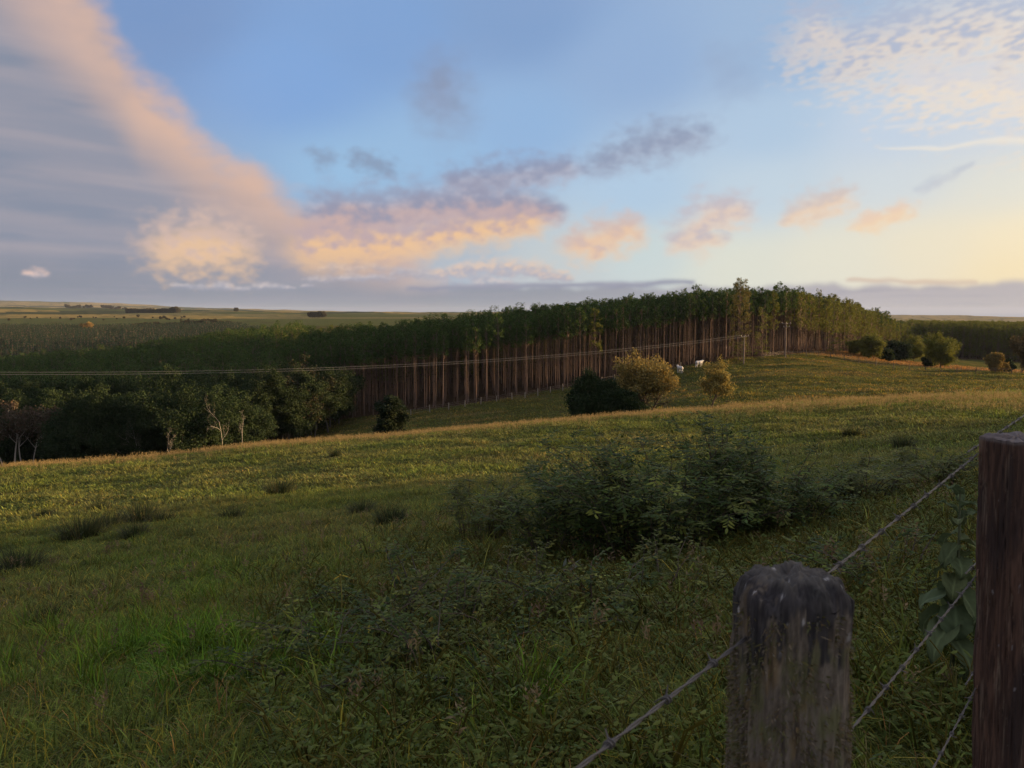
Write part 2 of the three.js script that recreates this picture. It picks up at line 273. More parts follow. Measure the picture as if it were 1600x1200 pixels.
const dryBank = poly([[1290, 206], [1340, 214], [1400, 222], [1460, 214], [1520, 205], [1580, 196]]);
function groundColor(x, z) {
  const d = Math.hypot(x, z), w = -z;
  const a = fbm(x * 0.05 + 4, z * 0.05, 4), b = fbm(x * 0.35, z * 0.35 + 9, 4), c = fbm(x * 2.1, z * 2.1, 2), e = fbm(x * 0.03, w * 0.09, 4);
  // turf over brown soil, with bare and dry patches
  let g = mix3([0.075, 0.088, 0.024], [0.125, 0.115, 0.040], sm(a * 0.6 + b * 0.5 + c * 0.25, -0.5, 0.55));
  g = mix3(g, [0.070, 0.050, 0.030], sm(b * 0.7 + c * 0.5, 0.05, 0.6) * 0.8);
  g = mix3(g, [0.20, 0.155, 0.065], sm(e, 0.1, 0.5) * 0.45);
  if (d > 195 && d < 420 && edgeDist(dryBank, x, w) < 26) g = mix3(g, [0.17, 0.12, 0.055], (1 - sm(edgeDist(dryBank, x, w), 10, 26)) * sm(b + 0.4, -0.4, 0.3));
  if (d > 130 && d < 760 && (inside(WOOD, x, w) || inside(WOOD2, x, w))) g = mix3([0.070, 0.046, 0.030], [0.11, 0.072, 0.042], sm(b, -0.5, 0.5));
  if (d > 690 && !inside(YOUNG, x, w)) {
    // farmland: straw, green and ploughed fields in irregular cells
    const t = sm(d, 690, 740), cx = x * 0.0019 + 0.6 * n2(x * 0.0009, w * 0.0009), cy = w * 0.0030 + 0.5 * n2(x * 0.0012 + 8, w * 0.0012), h = Math.abs(Math.sin(Math.floor(cx) * 127.1 + Math.floor(cy) * 311.7) * 43758.5) % 1;
    const straw = mix3([0.39, 0.285, 0.10], [0.31, 0.245, 0.09], sm(fbm(x * 0.006, w * 0.012, 4), -0.4, 0.5));
    let q = h < 0.22 ? [0.12, 0.135, 0.05] : h < 0.36 ? [0.075, 0.085, 0.04] : h < 0.5 ? [0.21, 0.19, 0.085] : straw;
    q = mix3(q, [0.11, 0.105, 0.045], sm(fbm(x * 0.012 + 30, w * 0.03, 3), 0.2, 0.55) * 0.75);
    g = mix3(g, q, t);
  }
  return g;
}

function noiseTexture(size, fn, srgb = false) {
  const data = new Uint8Array(size * size * 4);
  for (let y = 0; y < size; y++) for (let x = 0; x < size; x++) { const v = fn(x / size, y / size), o = (y * size + x) * 4; for (let c = 0; c < 3; c++) data[o + c] = clamp(Math.round(255 * (v.length ? v[c] : v)), 0, 255); data[o + 3] = 255; }
  const t = new THREE.DataTexture(data, size, size, THREE.RGBAFormat);
  t.wrapS = t.wrapT = THREE.RepeatWrapping; t.magFilter = THREE.LinearFilter; t.minFilter = THREE.LinearMipmapLinearFilter; t.generateMipmaps = true; t.needsUpdate = true;
  if (srgb) t.colorSpace = THREE.SRGBColorSpace;
  return t;
}
// tiling noise: points on a torus
const tile = (u, v, f, s = 0) => { const a = u * 2 * Math.PI, b = v * 2 * Math.PI, k = f / (2 * Math.PI); return n3(Math.cos(a) * k + s, Math.sin(a) * k + Math.cos(b) * k * 1.3, Math.sin(b) * k * 1.3 - s); };
const litter = noiseTexture(512, (u, v) => { const n = 0.5 * tile(u, v, 60) + 0.35 * tile(u, v, 130, 4) + 0.3 * tile(u, v, 14, 9); const k = 0.78 + 0.3 * n; return [k, k, k * 0.97]; });
const litterBump = noiseTexture(512, (u, v) => 0.5 + 0.3 * tile(u, v, 60) + 0.25 * tile(u, v, 130, 4));
{
  const angles = [];
  for (let a = -180; a < -46; a += 3) angles.push(a);
  for (let a = -46; a < 46; a += 0.16) angles.push(a);
  for (let a = 46; a < 180; a += 3) angles.push(a);
  angles.push(180);
  const rings = [0.35]; while (rings[rings.length - 1] < 15500) { const r = rings[rings.length - 1]; rings.push(r * (r < 300 ? 1.023 : 1.03)); }
  const nA = angles.length, nR = rings.length, pos = new Float32Array((nA * nR + 1) * 3), col = new Float32Array((nA * nR + 1) * 3), uv = new Float32Array((nA * nR + 1) * 2), idx = [];
  for (let j = 0; j < nR; j++) for (let i = 0; i < nA; i++) {
    const o = j * nA + i, x = Math.sin(rad(angles[i])) * rings[j], z = -Math.cos(rad(angles[i])) * rings[j];
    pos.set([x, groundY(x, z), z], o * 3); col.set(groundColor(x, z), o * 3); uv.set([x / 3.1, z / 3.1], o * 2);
    if (i < nA - 1 && j < nR - 1) idx.push(o, o + nA, o + 1, o + 1, o + nA, o + nA + 1);
  }
  const c = nA * nR; pos.set([0, groundY(0, 0.01), 0], c * 3); col.set([0.05, 0.055, 0.02], c * 3);
  for (let i = 0; i < nA - 1; i++) idx.push(c, i, i + 1);
  const g = new THREE.BufferGeometry();
  g.setAttribute('position', new THREE.BufferAttribute(pos, 3)); g.setAttribute('color', new THREE.BufferAttribute(col, 3)); g.setAttribute('uv', new THREE.BufferAttribute(uv, 2)); g.setIndex(idx);
  g.computeVertexNormals();
  const ground = new THREE.Mesh(g, new THREE.MeshPhysicalMaterial({ vertexColors: true, map: litter, bumpMap: litterBump, bumpScale: 0.03, roughness: 1, specularIntensity: 0, name: 'soil and turf' }));
  ground.name = 'ground'; ground.receiveShadow = ground.castShadow = true;
  ground.userData = { kind: 'structure', label: 'rolling pasture, stream valley and far farmland', category: 'ground' };
  scene.add(ground);
}
scene.fog = new THREE.FogExp2(new THREE.Color(0.55, 0.70, 1.0), 0.000036);
// ---------------------------------------------------------------- mesh builder, materials, bookkeeping
class MB {
  constructor() { this.p = []; this.i = []; this.c = []; this.u = []; }
  v(x, y, z, c, u = 0, w = 0) { this.p.push(x, y, z); this.c.push(c[0], c[1], c[2]); this.u.push(u, w); return this.p.length / 3 - 1; }
  // a tapering tube along points [x, y, z, r]
  tube(P, sides, c, cap = true) {
    const T = new THREE.Vector3(), N = new THREE.Vector3(), B = new THREE.Vector3(), up = new THREE.Vector3();
    let prev = -1, len = 0;
    for (let k = 0; k < P.length; k++) {
      const a = P[Math.max(0, k - 1)], b = P[Math.min(P.length - 1, k + 1)];
      T.set(b[0] - a[0], b[1] - a[1], b[2] - a[2]).normalize();
      if (k) len += Math.hypot(P[k][0] - P[k - 1][0], P[k][1] - P[k - 1][1], P[k][2] - P[k - 1][2]);
      up.set(0.31, 0.2, 0.93); if (Math.abs(T.dot(up)) > 0.95) up.set(1, 0, 0);
      N.crossVectors(T, up).normalize(); B.crossVectors(T, N);
      const first = this.p.length / 3, r = P[k][3];
      for (let s = 0; s <= sides; s++) { const t = s / sides * 2 * Math.PI, x = Math.cos(t) * r, y = Math.sin(t) * r; this.v(P[k][0] + N.x * x + B.x * y, P[k][1] + N.y * x + B.y * y, P[k][2] + N.z * x + B.z * y, c, s / sides, len); }
      if (prev >= 0) for (let s = 0; s < sides; s++) this.i.push(prev + s, first + s, prev + s + 1, prev + s + 1, first + s, first + s + 1);
      prev = first;
    }
    if (cap) { const e = P[P.length - 1], m = this.v(e[0], e[1], e[2], c, 0.5, len); for (let s = 0; s < sides; s++) this.i.push(prev + s, m, prev + s + 1); }
    return this;
  }
  // a folded leaf: base, direction, side vector, length, width; n pairs of side points
  leaf(b, d, s, L, W, c, fold = 0.25, droop = 0.15, n = 1) {
    const nx = d[1] * s[2] - d[2] * s[1], ny = d[2] * s[0] - d[0] * s[2], nz = d[0] * s[1] - d[1] * s[0];
    const q = (t, w, f) => { const dr = -droop * L * t * t; return [b[0] + d[0] * L * t + s[0] * W * w + nx * f * W, b[1] + d[1] * L * t + s[1] * W * w + ny * f * W + dr, b[2] + d[2] * L * t + s[2] * W * w + nz * f * W]; };
    const V = (a) => this.v(a[0], a[1], a[2], c);
    if (n === 1) { const a = V(q(0, 0, 0)), l = V(q(0.42, -0.5, fold)), t = V(q(1, 0, 0)), r = V(q(0.42, 0.5, fold)); this.i.push(a, l, t, a, t, r); return this; }
    const a = V(q(0, 0, 0)), l1 = V(q(0.28, -0.42, fold)), m = V(q(0.45, 0, 0)), r1 = V(q(0.28, 0.42, fold)), l2 = V(q(0.62, -0.4, fold)), r2 = V(q(0.62, 0.4, fold)), t = V(q(1, 0, 0));
    this.i.push(a, l1, m, a, m, r1, l1, l2, m, r1, m, r2, l2, t, m, m, t, r2); return this;
  }
  // a grass blade that bends over
  blade(x, z, ang, lean, L, W, c, y0 = 0) {
    const dx = Math.cos(ang), dz = Math.sin(ang), sx = -dz, sz = dx; let px = x, py = y0 - 0.01, pz = z, th = lean * 0.35; const seg = 3;
    let a = this.v(px - sx * W / 2, py, pz - sz * W / 2, c), b = this.v(px + sx * W / 2, py, pz + sz * W / 2, c);
    for (let k = 1; k <= seg; k++) {
      px += dx * Math.sin(th) * L / seg; pz += dz * Math.sin(th) * L / seg; py += Math.cos(th) * L / seg; th += lean * 0.55;
      if (k === seg) { const t = this.v(px, py, pz, c); this.i.push(a, b, t); } else { const w = W * (k === 1 ? 0.9 : 0.6) / 2, a2 = this.v(px - sx * w, py, pz - sz * w, c), b2 = this.v(px + sx * w, py, pz + sz * w, c); this.i.push(a, b, a2, a2, b, b2); a = a2; b = b2; }
    }
    return this;
  }
  get empty() { return !this.i.length; }
  geo(colors = true) {
    const g = new THREE.BufferGeometry();
    g.setAttribute('position', new THREE.Float32BufferAttribute(this.p, 3));
    if (colors) g.setAttribute('color', new THREE.Float32BufferAttribute(this.c, 3));
    g.setAttribute('uv', new THREE.Float32BufferAttribute(this.u, 2));
    g.setIndex(this.i); g.computeVertexNormals(); return g;
  }
}
const leafMat = (name, tr = 0.35, rough = 0.85, spec = 0.35) => new THREE.MeshPhysicalMaterial({ name, vertexColors: true, side: THREE.DoubleSide, roughness: rough, transmission: tr, thickness: 0, specularIntensity: spec });
const M = {
  leaf: leafMat('leaves', 0.22, 0.9, 0.2), gloss: leafMat('glossy leaves', 0.28, 0.7, 0.22), grass: leafMat('grass', 0.4, 0.75, 0.2),
  bark: new THREE.MeshStandardMaterial({ name: 'bark', vertexColors: true, roughness: 0.95 }),
};
const counts = new Map();
function numbered(name) { const n = counts.get(name) ?? 0; counts.set(name, n + 1); return n ? `${name}_${String(n).padStart(3, '0')}` : name; }
function tag(o, label, category, group, kind) { o.userData = { label, category }; if (group) o.userData.group = group; if (kind) o.userData.kind = kind; return o; }
function thing(name, label, category, pos, group) { const o = new THREE.Group(); o.name = numbered(name); if (pos) o.position.copy(pos); scene.add(o); return tag(o, label, category, group); }
function part(parent, name, geometry, material, label) { const m = new THREE.Mesh(geometry, material); m.name = name; if (label) m.userData.label = label; parent.add(m); return m; }
function copyOf(src, pos, turn, scale, label, group) { const o = src.clone(); o.name = numbered(src.name.replace(/_\d{3}$/, '')); o.position.copy(pos); o.rotation.y = turn; if (scale?.length) o.scale.set(...scale); else o.scale.setScalar(scale ?? 1); o.userData = { ...src.userData, label: label ?? src.userData.label }; if (group) o.userData.group = group; scene.add(o); return o; }
const tint = (r, base, v = 0.25) => { const k = 1 + (r() - 0.5) * 2 * v, h = (r() - 0.5) * v * 0.7; return [base[0] * k * (1 + h), base[1] * k, base[2] * k * (1 - h)]; };
const unit = (r) => { let x, y, z, l; do { x = r() * 2 - 1; y = r() * 2 - 1; z = r() * 2 - 1; l = x * x + y * y + z * z; } while (l > 1 || l < 0.01); l = Math.sqrt(l); return [x / l, y / l, z / l]; };
const cross = (a, b) => [a[1] * b[2] - a[2] * b[1], a[2] * b[0] - a[0] * b[2], a[0] * b[1] - a[1] * b[0]];
const norm = (a) => { const l = Math.hypot(...a) || 1; return [a[0] / l, a[1] / l, a[2] / l]; };
function randomLeaf(mb, r, p, L, W, c, opt = {}) {
  let d = unit(r); if (opt.dir) d = norm([d[0] * 0.8 + opt.dir[0], d[1] * 0.8 + opt.dir[1], d[2] * 0.8 + opt.dir[2]]); if (opt.hang) d = norm([d[0], d[1] * 0.6 - opt.hang, d[2]]);
  const s = norm(cross(d, unit(r)));
  mb.leaf(p, d, s, L * (0.7 + 0.6 * r()), W * (0.7 + 0.6 * r()), c, 0.2, opt.droop ?? 0.1, opt.n ?? 1);
}
// clumps of leaves scattered through small balls
function leafClump(mb, r, c, R, n, L, W, col, v, opt) { for (let k = 0; k < n; k++) { const u = unit(r), q = Math.cbrt(r()) * R; randomLeaf(mb, r, [c[0] + u[0] * q, c[1] + u[1] * q * 0.8, c[2] + u[2] * q], L, W, tint(r, Array.isArray(col[0]) ? col[(r() * col.length) | 0] : col, v), opt); } }

// branching tree: wood and the places where leaves sit
function limbs(mb, r, o) {
  const tips = [];
  const grow = (p, d, len, rad0, level) => {
    const n = level === 0 ? 5 : 3, P = [[...p, rad0]]; let q = [...p], dd = [...d];
    for (let k = 1; k <= n; k++) {
      const w = unit(r), bend = level === 0 ? o.bend ?? 0.12 : 0.28;
      dd = norm([dd[0] + w[0] * bend, dd[1] + w[1] * bend + (level ? o.lift ?? 0.06 : 0.02), dd[2] + w[2] * bend]);
      q = [q[0] + dd[0] * len / n, q[1] + dd[1] * len / n, q[2] + dd[2] * len / n];
      P.push([...q, rad0 * (1 - 0.6 * k / n)]);
      if (level > 0 && k >= n - 1) tips.push([...q, level]);
      if (level < o.levels && (level > 0 || k / n > (o.clear ?? 0.4))) {
        const m = level === 0 ? o.fork ?? 2 : 2;
        for (let t = 0; t < m; t++) {
          const a = r() * 6.283, out = o.spread ?? 0.9, side = norm(cross(dd, [Math.cos(a), 0.1, Math.sin(a)]));
          grow(q, norm([dd[0] * 0.55 + side[0] * out, dd[1] * 0.55 + side[1] * out * 0.6 + (o.up ?? 0.25), dd[2] * 0.55 + side[2] * out]), len * (o.ratio ?? 0.55) * (0.75 + 0.5 * r()), rad0 * 0.5 * (1 - 0.3 * k / n), level + 1);
        }
      }
    }
    tips.push([...q, level]); mb.tube(P, rad0 > 0.08 ? 7 : 4, o.bark ?? [0.10, 0.085, 0.065]);
  };
  grow([0, -0.3, 0], norm([o.tilt?.[0] ?? 0, 1, o.tilt?.[1] ?? 0]), o.height, o.radius, 0);
  for (const e of o.stems ?? []) grow([e[0], -0.3, e[1]], norm([e[2], 1, e[3]]), o.height * e[4], o.radius * e[4], 0);
  return tips;
}
// ---------------------------------------------------------------- the eucalyptus plantation
// a tall plantation tree: a thin bare pole and a narrow plume of foliage at the top; `low` is how far down the leaves reach
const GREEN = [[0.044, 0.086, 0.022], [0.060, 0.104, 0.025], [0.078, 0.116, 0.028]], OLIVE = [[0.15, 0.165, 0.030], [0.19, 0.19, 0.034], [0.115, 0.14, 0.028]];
function eucalyptus(seed, o) {
  const r = mulberry(seed), h = o.h, wood = new MB(), crown = new MB();
  const P = [], lean = (r() - 0.5) * 0.5, lz = (r() - 0.5) * 0.5;
  for (let k = 0; k <= 6; k++) { const t = k / 6; P.push([lean * t * t, h * t * 0.97 - (k ? 0 : 0.4), lz * t * t, lerp(o.r ?? 0.075, 0.02, t)]); }
  const bark = tint(r, o.bark ?? [0.17, 0.115, 0.088], 0.15);
  wood.tube(P, 6, bark);
  const n = o.clumps, lo = o.low;
  for (let k = 0; k < n; k++) {
    const t = lo + (1 - lo) * Math.pow(r(), o.bias ?? 0.8), shape = Math.sin(Math.min(1, (1 - t) / (1 - lo) * 1.12 + 0.12) * Math.PI * 0.62) , R = o.w * (0.35 + 0.75 * shape) * (0.6 + 0.5 * r()), a = r() * 6.283;
    const c = [lean * t * t + Math.cos(a) * R * 0.75, h * t + (r() - 0.3) * 0.5, lz * t * t + Math.sin(a) * R * 0.75];
    if (r() < 0.7) wood.tube([[lean * t * t, c[1] - 0.7 - R * 0.5, lz * t * t, 0.03], [c[0], c[1], c[2], 0.012]], 3, bark, false);
    leafClump(crown, r, c, (o.tight ?? 0.30) + 0.26 * r(), o.leaves ?? 15, o.L ?? 0.34, 0.15, o.col ?? GREEN, 0.25, { hang: 0.25 });
  }
  // a few dead or leafy wisps on the pole
  for (let k = 0; k < (o.wisps ?? 3); k++) { const y = h * (0.25 + 0.4 * r()), a = r() * 6.283; leafClump(crown, r, [Math.cos(a) * 0.5, y, Math.sin(a) * 0.5], 0.3, 5, 0.28, 0.12, [[0.10, 0.075, 0.04], [0.06, 0.06, 0.025]], 0.2, { hang: 0.3 }); }
  return { wood: wood.geo(), crown: crown.geo() };
}
const POLES = [1, 2, 3, 4, 5].map((s) => eucalyptus(s * 77, { h: 16, low: 0.66 + 0.02 * (s % 3), w: 1.3, clumps: 30, leaves: 26, L: 0.3, wisps: 2 + s % 3, bias: 0.9 }));
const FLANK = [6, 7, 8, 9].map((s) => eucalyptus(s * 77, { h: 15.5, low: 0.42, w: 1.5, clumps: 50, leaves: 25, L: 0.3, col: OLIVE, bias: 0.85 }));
const LEAFY = [10, 11, 12].map((s) => eucalyptus(s * 77, { h: 14.5, low: 0.06, w: 1.9, clumps: 80, leaves: 15, col: OLIVE, bias: 1 }));
const FARC = [14, 15, 16].map((s) => eucalyptus(s * 77, { h: 16, low: 0.62, w: 1.9, clumps: 24, leaves: 22, L: 0.42, tight: 0.42, wisps: 0, col: [[0.044, 0.086, 0.022], [0.062, 0.108, 0.026], [0.09, 0.13, 0.03]] }));
const YOUNGT = [17, 18].map((s) => eucalyptus(s * 77, { h: 5.5, low: 0.1, w: 1.7, clumps: 16, leaves: 9, L: 0.6, wisps: 0, r: 0.07, col: [[0.022, 0.050, 0.028], [0.030, 0.060, 0.032]] }));
function treeThing(name, label, category, geo, pos, turn, scale, group, leafM = M.leaf) {
  const o = thing(name, label, category, pos, group);
  o.rotation.y = turn; if (scale?.length) o.scale.set(...scale); else o.scale.setScalar(scale);
  part(o, 'trunk', geo.wood, M.bark); part(o, 'crown', geo.crown, leafM);
  return o;
}
function stuffTrees(name, label, category, variants, spots, colors) {
  const root = new THREE.Group(); root.name = numbered(name); tag(root, label, category, null, 'stuff'); scene.add(root);
  const m4 = new THREE.Matrix4(), q = new THREE.Quaternion(), e = new THREE.Euler(), c = new THREE.Color();
  variants.forEach((g, k) => {
    const mine = spots.filter((s) => s.k % variants.length === k);
    if (!mine.length) return;
    for (const [nm, geo, mat] of [['trunk', g.wood, M.bark], ['crown', g.crown, M.leaf]]) {
      const im = new THREE.InstancedMesh(geo, mat, mine.length); im.name = nm; im.userData.kind = 'stuff';
      mine.forEach((s, i) => { im.setMatrixAt(i, m4.compose(new THREE.Vector3(s.x, s.y, s.z), q.setFromEuler(e.set(s.lx ?? 0, s.turn, s.lz ?? 0)), new THREE.Vector3(s.sx, s.sy, s.sx))); im.setColorAt(i, c.setRGB(s.tone, s.tone, s.tone)); });
      root.add(im);
    }
  });
  return root;
}
{
  const r = mulberry(404), all = [];
  // planted in rows, running from the front edge into the hill
  const ca = Math.cos(0.3), sa = Math.sin(0.3);
  for (let i = -225; i < 190; i++) for (let j = 20; j < 190; j++) {
    const u = i * 2.1 + (r() - 0.5) * 1.0, v = j * 2.6 + (r() - 0.5) * 0.9, x = u * ca - v * sa * 0.2, w = v + u * sa * 0.25;
    if (!inside(WOOD, x, w) || r() < 0.08 + 0.3 * sm(n2(x * 0.11, w * 0.11), 0.45, 0.8)) continue;
    const e = edgeDist(woodFront, x, w), px = pxOf(x, -w);
    if (px < 520 && r() < 0.58 * sm(-px, -520, -430)) continue;
    if (px > 480 && e > 75) continue;                              // behind the ridge, out of sight
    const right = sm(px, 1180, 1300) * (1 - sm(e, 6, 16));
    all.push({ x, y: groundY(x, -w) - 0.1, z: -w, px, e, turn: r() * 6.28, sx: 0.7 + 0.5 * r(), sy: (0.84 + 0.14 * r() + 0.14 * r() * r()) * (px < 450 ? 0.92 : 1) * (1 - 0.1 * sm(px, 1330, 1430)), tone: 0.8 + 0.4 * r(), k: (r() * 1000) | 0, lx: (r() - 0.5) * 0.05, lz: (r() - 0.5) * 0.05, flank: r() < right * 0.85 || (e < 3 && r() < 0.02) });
  }
  const front = all.filter((s) => s.px > 496 && s.px < 1445).sort((a, b) => a.e - b.e).slice(0, 296);
  const chosen = new Set(front);
  const zones = [
    [560, 'tall slender plantation tree with dark bare trunk where the edge meets the valley wood', 'plantation trees by the valley wood'],
    [640, 'tall slender plantation tree with dark bare trunk behind the small pointed dark tree', 'plantation trees behind the small dark tree'],
    [720, 'tall slender plantation tree in shade above the first pale fence posts', 'plantation trees above the first fence posts'],
    [800, 'tall slender shaded plantation tree above the last clearly seen pale fence posts', 'plantation trees above the last fence posts'],
    [885, 'tall slender shaded plantation tree between pale fence posts and the dark bush', 'plantation trees left of the dark bush'],
    [965, 'tall slender plantation tree with bare trunk right behind the large dark bush', 'plantation trees behind the dark bush'],
    [1050, 'tall slender plantation tree with bare trunk right behind the golden tree', 'plantation trees behind the golden tree'],
    [1130, 'tall slender plantation tree with reddish trunk right behind the white cattle', 'plantation trees behind the cattle'],
    [1200, 'tall slender plantation tree beside or behind the big bushy yellow-green tree', 'plantation trees around the big bushy tree'],
    [1265, 'tall slender plantation tree with reddish trunk behind the pale two-armed utility pole', 'plantation trees behind the pale utility pole'],
    [1330, 'tall hilltop plantation tree with reddish trunk right of the utility poles', 'plantation trees on the hilltop corner'],
    [1385, 'olive sunlit plantation tree high on the flank above the round olive tree', 'plantation trees high on the flank'],
    [9999, 'olive sunlit plantation tree at the low far end of the flank', 'plantation trees at the low end of the flank']];
  for (const s of front) {
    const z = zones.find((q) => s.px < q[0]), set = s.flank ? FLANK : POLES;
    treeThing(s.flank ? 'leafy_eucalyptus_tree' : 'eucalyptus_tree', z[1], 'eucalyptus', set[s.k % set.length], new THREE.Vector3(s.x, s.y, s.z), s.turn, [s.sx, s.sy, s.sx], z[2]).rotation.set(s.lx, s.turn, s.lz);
  }
  const rest = all.filter((s) => !chosen.has(s));
  stuffTrees('plantation_wood', 'dense eucalyptus plantation filling the hill behind its edge trees', 'wood', POLES, rest.filter((s) => !s.flank && s.e < 44 && s.px > 430));
  stuffTrees('plantation_thicket', 'leafy undergrowth and trees deep inside the hill plantation', 'wood', [...LEAFY, ...FARC], rest.filter((s) => !s.flank && s.e >= 44 && s.px > 430));
  stuffTrees('plantation_canopy', 'dark green plantation canopy covering the slope down to the valley', 'wood', FARC, rest.filter((s) => !s.flank && s.px <= 430));
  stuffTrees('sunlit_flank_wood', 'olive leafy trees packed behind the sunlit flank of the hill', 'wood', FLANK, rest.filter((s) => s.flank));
  // one big leafy tree and a few smaller ones stand out at the edge
  const big = eucalyptus(991, { h: 17.6, low: 0.16, w: 2.5, clumps: 190, leaves: 18, col: [[0.16, 0.145, 0.040], [0.19, 0.160, 0.045], [0.13, 0.125, 0.038]], bias: 0.9 });
  treeThing('leafy_eucalyptus_tree', 'big bushy yellow-green tree standing out of the plantation edge beside utility pole', 'eucalyptus', big, G(1156, 169), 1, [1.05, 1, 1.05], null);
  treeThing('leafy_eucalyptus_tree', 'smaller olive leafy tree just right of the big bushy yellow-green one', 'eucalyptus', LEAFY[0], G(1192, 172), 2, [0.9, 0.78, 0.9], null);
  treeThing('leafy_eucalyptus_tree', 'low bright bush at the foot of the big bushy yellow-green tree', 'eucalyptus', LEAFY[1], G(1160, 166.5), 2, [1.1, 0.3, 1.1], null);
  treeThing('leafy_eucalyptus_tree', 'broad leafy tree before the hilltop trunks where the flank begins', 'eucalyptus', LEAFY[2], G(1304, 203), 3, [1.35, 0.95, 1.35], null);
  treeThing('leafy_eucalyptus_tree', 'thin leafy tree on hilltop edge, beside the broad leafy one', 'eucalyptus', LEAFY[1], G(1330, 222), 4, [1, 0.8, 1], null);
  // second plantation, beyond the flank on the right
  const b = [];
  for (let i = 0; i < 80; i++) for (let j = 0; j < 60; j++) { const x = 150 + i * 3.1 + (r() - 0.5) * 1.5, w = 330 + j * 3.1 + (r() - 0.5) * 1.5; if (!inside(WOOD2, x, w)) continue; b.push({ x, y: groundY(x, -w), z: -w, turn: r() * 6.28, sx: 1.05 + 0.4 * r(), sy: 0.95 + 0.12 * r(), tone: 0.8 + 0.4 * r(), k: (r() * 1000) | 0 }); }
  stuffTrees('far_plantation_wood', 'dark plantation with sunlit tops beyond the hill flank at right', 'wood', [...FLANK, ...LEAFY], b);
  // young plantation across the valley on the left
  const y = [];
  for (let i = -70; i < 60; i++) for (let j = 0; j < 75; j++) { const x = -150 + i * 4.6 + (r() - 0.5) * 2, w = 370 + j * 4.8 + (r() - 0.5) * 2; if (!inside(YOUNG, x, w) || Math.abs(x * 0.35 + (w - 470) * 0.9 + 45) < 5) continue; y.push({ x, y: groundY(x, -w), z: -w, turn: r() * 6.28, sx: 0.9 + 0.5 * r(), sy: 0.8 + 0.4 * r(), tone: 0.8 + 0.4 * r(), k: (r() * 1000) | 0 }); }
  stuffTrees('young_plantation', 'low blue-green young plantation across the valley below the golden fields', 'wood', YOUNGT, y);
}
